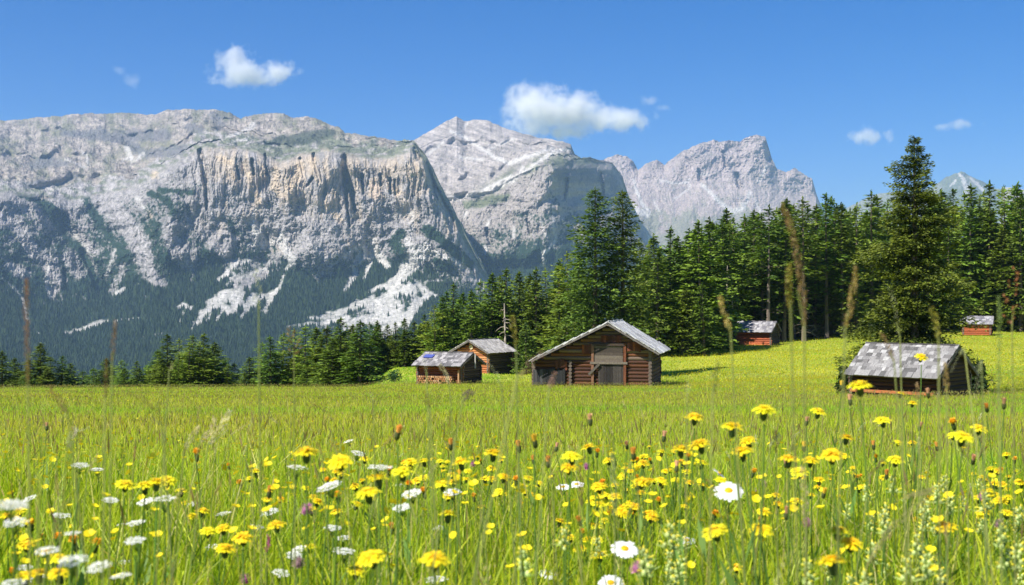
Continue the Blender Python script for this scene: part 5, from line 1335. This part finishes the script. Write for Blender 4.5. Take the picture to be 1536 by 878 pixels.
for k in range(34):                      # small clusters of further yarrow, thickest in the valley-side corner
    px = rf.uniform(2, 330) if k < 20 else rf.uniform(330, 720); py = rf.uniform(742, 872)
    if any(math.hypot(px-h[0], py-h[1]) < 16 for h in umbels): continue
    w_, b = None, None
    nb_ = min(refs, key=lambda r_: math.hypot(px-r_[0], (py-r_[1])*1.3))
    n_ = sum(1 for q in extra_y if q == nb_[2])+1; extra_y.append(nb_[2])
    flower('umbel', px, py, rf.uniform(12, 30), .036, f"little extra yarrow beside {nb_[2]}, {nword(n_)} one out", 'white yarrow heads', tilt=(rf.uniform(.05, .35), rf.gauss(0, .15)))
# (column, row, width[, 'o' for the orange half-closed ones])
hawk = [(188,727,28),(217,729,30),(236,724,30),(251,721,26),(295,683,22,'o'),(273,737,20),(58,861,34),(85,855,22),(338,824,32),(364,807,30),(134,810,14),(110,838,14),(257,871,22,'o'),
 (459,679,38),(510,693,36),(740,680,30),(615,694,26),(636,692,20),(691,694,28,'o'),(603,708,34),(568,719,34),(552,740,38),(635,717,16),(678,712,14),(663,727,24),(737,719,19),(757,716,22,'o'),(775,728,16),(749,738,18),(402,750,18,'o'),(422,749,15),(432,741,12),(414,788,28),(465,821,22),(672,772,30),(652,839,44),(556,837,42,'o'),(535,857,30),(724,761,14),(711,747,15,'o'),(510,771,12),
 (1042,626,28),(1100,641,36),(1146,616,36),(1021,674,30),(1050,667,33),(1122,662,26),(1113,677,34),(1053,695,22),(965,695,19),(992,721,20),(963,723,26),(858,685,30),(883,671,24,'o'),(912,691,18),(854,702,26),(898,730,24),(777,729,16),(787,738,14),(798,741,12),(793,718,18),(961,740,17),(916,763,17,'o'),(1073,797,38),(1142,795,34),(1146,768,22),(1072,774,20,'o'),(1026,760,15),(1037,746,14),(1082,721,20),(1130,710,17,'o'),(1104,852,24),
 (1290,579,36),(1228,618,25),(1324,631,25),(1270,657,24),(1183,689,30),(1216,691,25),(1248,683,34),(1199,708,26),(1314,688,14,'o'),(1344,690,26),(1325,695,13),(1430,637,21,'o'),(1469,643,24),(1444,656,34),(1428,653,18),(1509,682,15),(1348,664,14),(1368,664,12),(1486,704,20),(1257,797,34),(1277,815,34),(1248,843,46),(1419,791,30),(1399,797,16),(1373,779,13),(1393,749,13,'o'),(1164,743,15),(1292,730,13),(1382,716,13),(1382,536,19),(1369,605,15),(1352,591,15,'o'),(1228,720,20,'o'),(1520,790,16)]
# small ones between: the photograph is full of them in a belt under the huts
cl_ = [(rf.uniform(380, 1540), rf.gauss(725, 28)) for _ in range(26)]+[(rf.uniform(10, 400), rf.gauss(760, 40)) for _ in range(5)]
for k in range(300):
    c0 = rf.choice(cl_); px = c0[0]+rf.gauss(0, 26); py = c0[1]+rf.gauss(0, 16)
    if py < 664 or py > 868 or not 2 < px < 1534: continue
    if any(math.hypot(px-d_[0], (py-d_[1]+12)) < 30 for d_ in daisies): continue
    hawk.append((round(px), round(py), rf.uniform(9, 21)*(.8+.5*max(0, py-700)/100), rf.choice(['o', 'y', 'y'])))
special = {(1290,579):'tall yellow hawkbit standing against the eave of the grey-roofed meadow hut', (1382,536):'tallest yellow hawkbit, its blossom before the shingles of the meadow hut', (1369,605):'yellow hawkbit right under the tallest one, before the meadow hut', (1352,591):'orange closing hawkbit before the dark wall of the meadow hut',
 (1146,616):'upper tall yellow hawkbit standing clear under the forest field', (1100,641):'tall yellow hawkbit with dark calyx, middle of the three clear ones', (1042,626):'small clear yellow hawkbit, the one of three nearest the barn', (459,679):'taller yellow hawkbit of the pair above the white yarrow', (510,693):'second yellow hawkbit of the pair above the white yarrow',
 (652,839):'large blurred orange-yellow hawkbit over the bottom yarrow', (1248,843):'largest yellow hawkbit low in the rattle patch', (556,837):'wide flat orange hawkbit beside the stacked yarrows', (1430,637):'orange hawkbit topping the dense cluster past the meadow hut', (1444,656):'broad yellow hawkbit in the dense cluster past the meadow hut', (295,683):'lone orange-topped hawkbit before pale bent grass heads', (338,824):'single bright hawkbit, paler of two, over the crisp yarrow', (58,861):'bright yellow hawkbit in the low corner by the white drift'}
cnt_ref = {}
def near_ref(px, py):
    b = min(refs, key=lambda r_: math.hypot(px-r_[0], (py-r_[1])*1.3))
    dx, dy = px-b[0], py-b[1]
    if abs(dy) > abs(dx)*.7: w_ = 'above' if dy < 0 else 'below'
    else: w_ = 'valley-side of' if dx < 0 else 'forest-side of'
    return w_, b[2]
def auto_label(kind, px, py, s):
    w_, b = near_ref(px, py)
    key = (w_, b); n = cnt_ref[key] = cnt_ref.get(key, 0)+1
    return f"{kind} {w_} {b}" + (f", {nword(n)} one out" if n > 1 else "")
hs_ = sorted(hawk, key=lambda h: min(math.hypot(h[0]-r_[0], (h[1]-r_[1])*1.3) for r_ in refs))
for h in hs_:
    o_ = len(h) > 3 and h[3] == 'o'
    s = h[2]
    if s < 16:
        lab = f"{'tiny orange' if o_ else 'tiny yellow'} hawkbit far out among the stalks"
    lab = special.get((h[0], h[1])) or auto_label(('orange' if o_ else 'yellow')+(' hawkbit' if s >= 22 else ' small hawkbit' if s >= 15 else ' tiny hawkbit'), h[0], h[1], s)
    flower('hawk', h[0], h[1], s*1.1, .037 if s > 15 else .030, lab, 'yellow hawkbits of the meadow', var=9 if (o_ and rf.random() < .5) else (2 if o_ else None), tilt=(rf.gauss(.12, .14), rf.gauss(0, .16)))
buds = [(597,649,15,1),(676,667,12,1),(950,681,13,1),(802,662,14,0),(778,670,12,1),(822,693,12,1),(588,793,12,1),(869,782,11,1),(885,630,12,2),(996,655,11,2),(1210,632,9,2),(1275,600,11,2),(1262,578,9,0),(1392,590,10,2),(1480,612,10,1),(1506,606,11,2),(1206,670,10,0),(1310,668,9,1),(800,690,9,1),(835,671,9,2),(1015,700,11,2),(1405,670,9,1),(1380,640,9,2),(70,640,8,2),(404,738,12,1),(690,712,10,0),(1180,770,13,2),(1178,695,9,2),(1330,712,10,1),(1236,740,11,0),(940,668,9,2),(1460,690,11,2)]
for px, py, s, v in sorted(buds, key=lambda h: min(math.hypot(h[0]-r_[0], (h[1]-r_[1])*1.3) for r_ in refs)):
    flower('bud', px, py, s, .017, auto_label(['closed yellow bud','closed orange bud','dull brownish bud'][v], px, py, s), 'closed hawkbit buds', var=v)
# yellow rattle: the pale patch at the forest-side corner and a trail of it
rat = []
for k in range(46):
    u = rf.random()
    if u < .62: px, py = rf.gauss(1400, 80), rf.uniform(715, 872)
    elif u < .85: px, py = rf.gauss(1030, 70), rf.uniform(775, 870)
    else: px, py = rf.uniform(700, 1230), rf.uniform(760, 872)
    rat.append((min(1530, px), py))
for k, (px, py) in enumerate([(1470,720),(1445,745),(1300,730),(1340,715),(1405,730)]+rat):
    big = rf.uniform(26, 46)*(.55+.45*(py-700)/170)
    flower('rattle', px, py, big, .036, 'pale yellow-green rattle with puffed calyces in the low forest-side corner' if px > 1200 else 'pale yellow-green rattle low in the middle of the meadow', 'yellow rattle in the forest-side corner' if px > 1200 else 'yellow rattle in the middle of the meadow', tilt=(rf.gauss(0, .1), rf.gauss(0, .1)))
# ---- single grass heads standing up close, in front of the view
def grass_head(pts, wpx, D, col, lab, style='dense', group=None, stemcol=(.30,.33,.10)):
    """pts: head from tip to base in photo pixels; the stalk goes on down to the soil"""
    r_ = random.Random(int(pts[0][0]*7+pts[0][1]))
    D *= 1.6
    P = [Vector(at(px, py, D)) for px, py in pts]
    b = P[-1]; gx, gy = b.x+r_.gauss(0, .03), b.y+r_.gauss(0, .02)
    if len(P) > 1 and (P[-1]-P[-2]).length > 0:
        dd = (P[-1]-P[-2]); 
        if abs(dd.z) > 1e-4: gx = b.x+dd.x/abs(dd.z)*.25*min(1.5, b.z+.2)
    g0 = gz(gx, gy)
    root = empty('grass_head', (gx, gy, g0)); O = Vector((gx, gy, g0))
    sm_ = MB(); mid = (b*.5+O*.5)+Vector(((b.x-gx)*.22, 0, 0))
    sm_.tube([Vector((0,0,-.02)), mid-O, b-O, P[0]*.3+b*.7-O], [.0012, .0010, .0008, .0005], 5, stemcol); sm_.build('stem', M_stem, root, True)
    hd = MB(); w_ = wpx*D/F*.8
    tot = sum((P[i+1]-P[i]).length for i in range(len(P)-1)); n = max(16, int(tot/w_*(9 if style == 'dense' else 5)))
    for k in range(n):
        t = (k+r_.random())/n; seg = t*(len(P)-1); i = min(int(seg), len(P)-2); f_ = seg-i
        c = P[i]*(1-f_)+P[i+1]*f_-O
        env = (math.sin(min(1, t*1.5+.12)*math.pi*.62))*(1 if t < .8 else (1-t)*4+.2)
        a = r_.uniform(0, 6.28); axis = (P[i]-P[i+1]).normalized()
        u = axis.cross(Vector((math.cos(a), math.sin(a), .2))).normalized()
        if style == 'dense': rr = w_*.32*env*r_.uniform(.5, 1); L = w_*.55
        else: rr = w_*.5*env*r_.uniform(.2, 1); L = w_*(.30 if style == 'panicle' else .4)
        q0 = c+u*rr; d_ = (axis*.8+u*.55).normalized(); v_ = d_.cross(Vector((r_.random(), 1, r_.random()))).normalized()*L*.24
        cc = jit(col, r_, .35)
        w2 = d_.cross(v_)
        hd.add([tuple(q0), tuple(q0+d_*L*.5+v_), tuple(q0+d_*L), tuple(q0+d_*L*.5-v_), tuple(q0+d_*L*.5+w2), tuple(q0+d_*L*.5-w2)], [(0,1,2,3), (0,4,2,5)], cc)
        if style != 'dense': hd.add([tuple(c-axis*L*.4), tuple(q0+v_*.15), tuple(q0-v_*.15)], [(0,1,2)], cc)
    hd.build('seed_head', M_stem, root)
    tag(root, lab, 'grass stalk', group)
BR = (.34,.20,.10); OL = (.38,.33,.07); TN = (.50,.36,.14); PL = (.62,.60,.38); PK = (.42,.24,.20); GN = (.30,.36,.12)
G_ = 'tall grass heads standing close to the eye'
gh = [
 ([(1174,308),(1186,340),(1197,390),(1204,440),(1206,488)],13,.72,BR,'long brown arching grass head blurred before the forest above the red hut'),
 ([(1184,398),(1183,425),(1186,464)],12,.70,OL,'short olive-yellow grass head beside the long brown arching one'),
 ([(1284,402),(1281,428),(1276,458),(1268,492)],12,.72,TN,'tan double grass head blurred by the flank of the lone spruce'),
 ([(1080,446),(1086,468),(1096,500)],12,.80,TN,'slanting orange-tan grass head before the dead pale snags'),
 ([(384,404),(386,430),(388,466)],15,.95,PL,'pale feathery grass head before the white scree, straight green stalk'),
 ([(436,492),(440,512),(441,535)],26,1.2,BR,'branching reddish brown panicle rising over the dark tree row'),
 ([(768,474),(771,498),(774,520)],12,.9,OL,'thin olive grass head between the middle hut and barn'),
 ([(816,528),(802,543),(788,556),(776,566)],19,.62,PK,'thick pinkish brown blurred grass head touching the barn roof'),
 ([(832,560),(828,572),(823,585)],10,.8,PK,'small pinkish grass head before the grey boards of the barn'),
 ([(1334,432),(1341,452),(1346,478),(1350,505)],10,1.1,PL,'whitish zigzag grass head before the trunk of the lone spruce'),
 ([(1398,464),(1404,482),(1408,510)],12,.8,OL,'olive-tipped grass head over the ridge of the meadow hut'),
 ([(1322,500),(1332,520),(1341,542)],9,.95,BR,'brown slanting grass head crossing the shingles of the meadow hut'),
 ([(1498,446),(1500,480),(1499,530),(1498,590)],8,.75,GN,'long narrow green grass head rising past the farthest hut'),
 ([(40,420),(39,460),(40,510),(42,575)],10,.68,BR,'dark brown blurred grass head before the low woods, valley end'),
 ([(173,482),(170,510),(168,545)],9,.8,BR,'brown slim grass head over the gap of low trees'),
 ([(258,545),(254,556)],9,1.0,PL,'tiny pale grass head before the lone bushy clump'),
 ([(1076,545),(1072,565),(1069,590)],12,.75,(.25,.27,.09),'dark green blurred grass head in the open field'),
 ([(1032,575),(1031,598)],11,.85,PL,'pale stubby grass head in the open field past the barn'),
 ([(191,590),(214,598),(232,612),(244,640)],9,.8,(.26,.24,.07),'dark arching grass blade over the near meadow, valley side'),
 ([(76,580),(92,606),(101,620)],12,.75,BR,'brown drooping grass head over a whitish one, valley side'),
 ([(112,645),(106,658),(100,672)],13,.8,(.70,.64,.56),'whitish blurred grass head low over the valley side of the meadow'),
 ([(344,618),(336,634),(326,650),(312,668)],13,1.1,(.70,.63,.48),'pale straw grass head, upper of the bent bunch'),
 ([(322,628),(318,646),(300,662)],11,1.1,(.66,.58,.42),'pale straw grass head, middle of the bent bunch'),
 ([(298,640),(288,654),(276,676)],11,1.1,(.62,.54,.38),'pale straw grass head, lowest of the bent bunch'),
 ([(660,548),(668,560),(674,576)],9,1.15,(.66,.58,.40),'pale twisted grass head before the firewood of the small hut'),
 ([(636,540),(640,560)],7,1.1,PL,'thin pale grass head before the eave of the small hut'),
 ([(735,548),(745,562),(752,578)],8,1.0,PL,'pale slanting grass head before the middle hut'),
 ([(558,590),(560,604)],8,1.1,PL,'pale yellow grass head alone in the meadow below the dark tree row'),
 ([(636,588),(642,602),(645,612)],8,1.0,OL,'olive grass head in the meadow below the small hut'),
 ([(150,712),(130,738),(98,756),(90,762)],14,.75,OL,'ochre blurred grass head lying aslant over the valley side'),
 ([(64,600),(62,680),(58,760)],15,.55,GN,'broad blurred green stalk standing upright at the valley-side border'),
 ([(1204,700),(1207,740),(1210,790)],13,.9,(.55,.45,.28),'straw grass head standing over the mauve clover pair'),
 ([(918,682),(920,720),(922,780)],12,.9,(.36,.38,.16),'thick grey-green stalk under the barn, in the flower belt'),
 ([(1185,830),(1172,860),(1165,890)],22,.62,(.50,.46,.25),'broad blurred straw stalk at the bottom edge'),
 ([(725,845),(726,880)],16,.8,(.52,.42,.25),'short straw grass head at the bottom edge'),
 ([(1360,745),(1400,735),(1330,800),(1300,850)],10,.9,(.50,.44,.22),'bent straw stalk crossing the rattle patch'),
 ([(1375,575),(1378,600)],7,1.2,(.55,.38,.2),'thin orange stalk before the meadow hut'),
 ([(1418,545),(1420,590)],9,.9,TN,'tan grass head before the gable corner of the meadow hut'),
 ([(1425,560),(1440,530),(1446,522)],6,1.0,PL,'pale curved blade before the shaded gable of the meadow hut'),
 ([(1462,600),(1468,560),(1472,540)],8,.9,PL,'pale upright head at the outer side of the meadow hut'),
 ([(160,540),(158,600)],7,.8,BR,'thin brown stalk over the valley-side tree gap'),
 ([(870,700),(872,760)],8,1.1,BR,'brown stalk under the barn beside the orange hawkbits')]
for pts, w_, D, c, lab in gh:
    grass_head(pts, w_, D, c, lab, 'dense' if w_ < 14 and c not in (PL,) else 'panicle', G_)
grass_head([(1523,404),(1519,430),(1514,460),(1518,490)], 26, 1.0, (.52,.24,.10), 'rust-red sorrel plume towering at the forest-side border', 'panicle', None)
grass_head([(707,588),(700,594),(694,600)], 15, .9, (.26,.17,.22), 'dark purple knapweed bud alone over the middle of the meadow', 'dense', None)
grass_head([(402,806),(401,818),(400,830)], 11, 1.2, (.65,.16,.35), 'single upright magenta bud below the yellow hawkbit', 'dense', None)
# scattered taller stalks
for k in range(110):
    px = rf.uniform(0, 1536); D = rf.uniform(1.1, 3.4); top = rf.gauss(665, 35)+60*(1/D-.4); L = rf.uniform(18, 42)/D*1.0; ln = rf.gauss(0, 10)
    grass_head([(px+ln, top), (px+ln*.5, top+L*.5), (px, top+L)], rf.uniform(6, 9)/D**.7, D, rf.choice([BR, OL, TN, PL, GN, (.45,.40,.16), (.62,.55,.30), (.24,.14,.08)]), 'slim meadow grass head among the flowers, one of many alike', 'dense', 'slim meadow grass heads among the flowers')
# ---- buttercups farther out: three hundred of them one by one, the rest as one carpet
BSM = []
for v in range(4):
    r_ = random.Random(v); mb = MB()
    for i in range(5):
        strap(mb, 6.283*i/5, .05, .5, .5, 0, .18, jit((.88,.72,.015), r_, .12), tipw=.6)
    mb.add([(-.03,0,-8), (.03,0,-8), (.03,0,0), (-.03,0,0)], [(0,1,2,3)], GRN)
    BSM.append(prep(mb.mesh('buttercup')))
g_ = np.random.default_rng(404)
nB = 5600
Db = np.sqrt(g_.uniform(2.2**2, 48**2, nB)); ab = g_.uniform(R(-25), R(25), nB)
Db = np.where(g_.random(nB) < .35, g_.uniform(2.2, 14, nB), Db)
xb, yb = np.sin(ab)*Db, np.cos(ab)*Db
keep = g_.random(nB) < np.clip(.55+1.2*fbm(xb/4, yb/4, 3, 90)+.35*(xb < 0), .08, 1)
xb, yb, Db = xb[keep], yb[keep], Db[keep]
o_ = np.argsort(Db); xb, yb, Db = xb[o_], yb[o_], Db[o_]
zb_ = ground(xb, yb)+g_.uniform(.30, .44, len(xb))
sb = g_.uniform(.014, .022, len(xb))
for k in range(300):
    o = bpy.data.objects.new('buttercup', BSM[k % 4]); COL.objects.link(o)
    o.location = (xb[k], yb[k], zb_[k]); s = float(sb[k]); o.scale = (s, s, s*1.2)
    o.rotation_euler = (g_.normal(.25, .3), g_.normal(0, .3), g_.uniform(0, 6.28))
    tag(o, 'small glossy yellow buttercup between the grass blades, one of hundreds alike', 'buttercup', 'small buttercups in the nearer grass')
def dots(x, y, z, s, cols, seed, n5=5):
    g_ = np.random.default_rng(seed); n = len(x)
    tx, ty = g_.normal(0, .35, n), g_.normal(-.45, .35, n)
    lv = []
    for k in range(n5):
        a = 6.283*k/n5
        dx, dy = np.cos(a)*s/2, np.sin(a)*s/2
        lv.append(np.stack([x+dx, y+dy, z-dx*tx-dy*ty*-1], -1))
    V = np.stack(lv, 1).reshape(-1, 3)
    T = ((np.arange(n)*n5)[:, None, None]+np.array([[0,i,i+1] for i in range(1, n5-1)])[None]).reshape(-1, 3)
    c = np.array(cols)[g_.integers(0, len(cols), n)]*g_.uniform(.8, 1.05, (n, 1))
    return V, T, np.repeat(c, n5, 0)
YC = [(.88,.72,.02),(.85,.66,.02),(.80,.74,.06)]
x2, y2, z2, s2 = xb[300:], yb[300:], zb_[300:], sb[300:]*np.interp(Db[300:], [2, 48], [1.0, 1.9])
# the far yellow field
nF = 60000
Df = np.sqrt(g_.uniform(60**2, 200**2, nF)); af = g_.uniform(R(1.5), R(26), nF)
xf, yf = np.sin(af)*Df, np.cos(af)*Df
pxf = 768+F*xf/yf
dens_ = .25+1.0*fbm(xf/16, yf/9, 3, 91)+.75*np.exp(-((Df-112)/34)**2)*sstep(990, 1040, pxf)+.25*sstep(1400, 1480, pxf)
kf = g_.random(nF) < np.clip(dens_, 0, 1)*(sstep(960, 1030, pxf)*.85+.12)
xf, yf, Df = xf[kf], yf[kf], Df[kf]
V, T, C = join([dots(x2, y2, z2, s2, YC, 1), dots(xf, yf, ground(xf, yf)+g_.uniform(.12, .24, len(xf)), g_.uniform(.05, .10, len(xf)), YC, 2)])
o = link('buttercup_carpet', np_mesh('buttercup_carpet', V, T, C), M_petal)
tag(o, 'yellow haze of buttercups too many to count, out to the forest field', 'buttercups', kind='stuff')
HAZE_D = 6.3e-5
# ---------------------------------------------------------------- the air of the valley
hb = MB(); hb.box((0, 0, 400), (30400, 30400, 1320))
m, nt, out = new_mat('valley_air')
pv = N(nt, 'ShaderNodeVolumePrincipled', i_Density=HAZE_D, i_Anisotropy=.2)
pv.inputs['Color'].default_value = (.40, .62, 1.0, 1)
nt.links.new(pv.outputs[0], out.inputs['Volume'])
hz = hb.build('haze', m)
hz['kind'] = 'stuff'; hz['label'] = 'thin blue summer haze filling the valley air'; hz['category'] = 'haze'
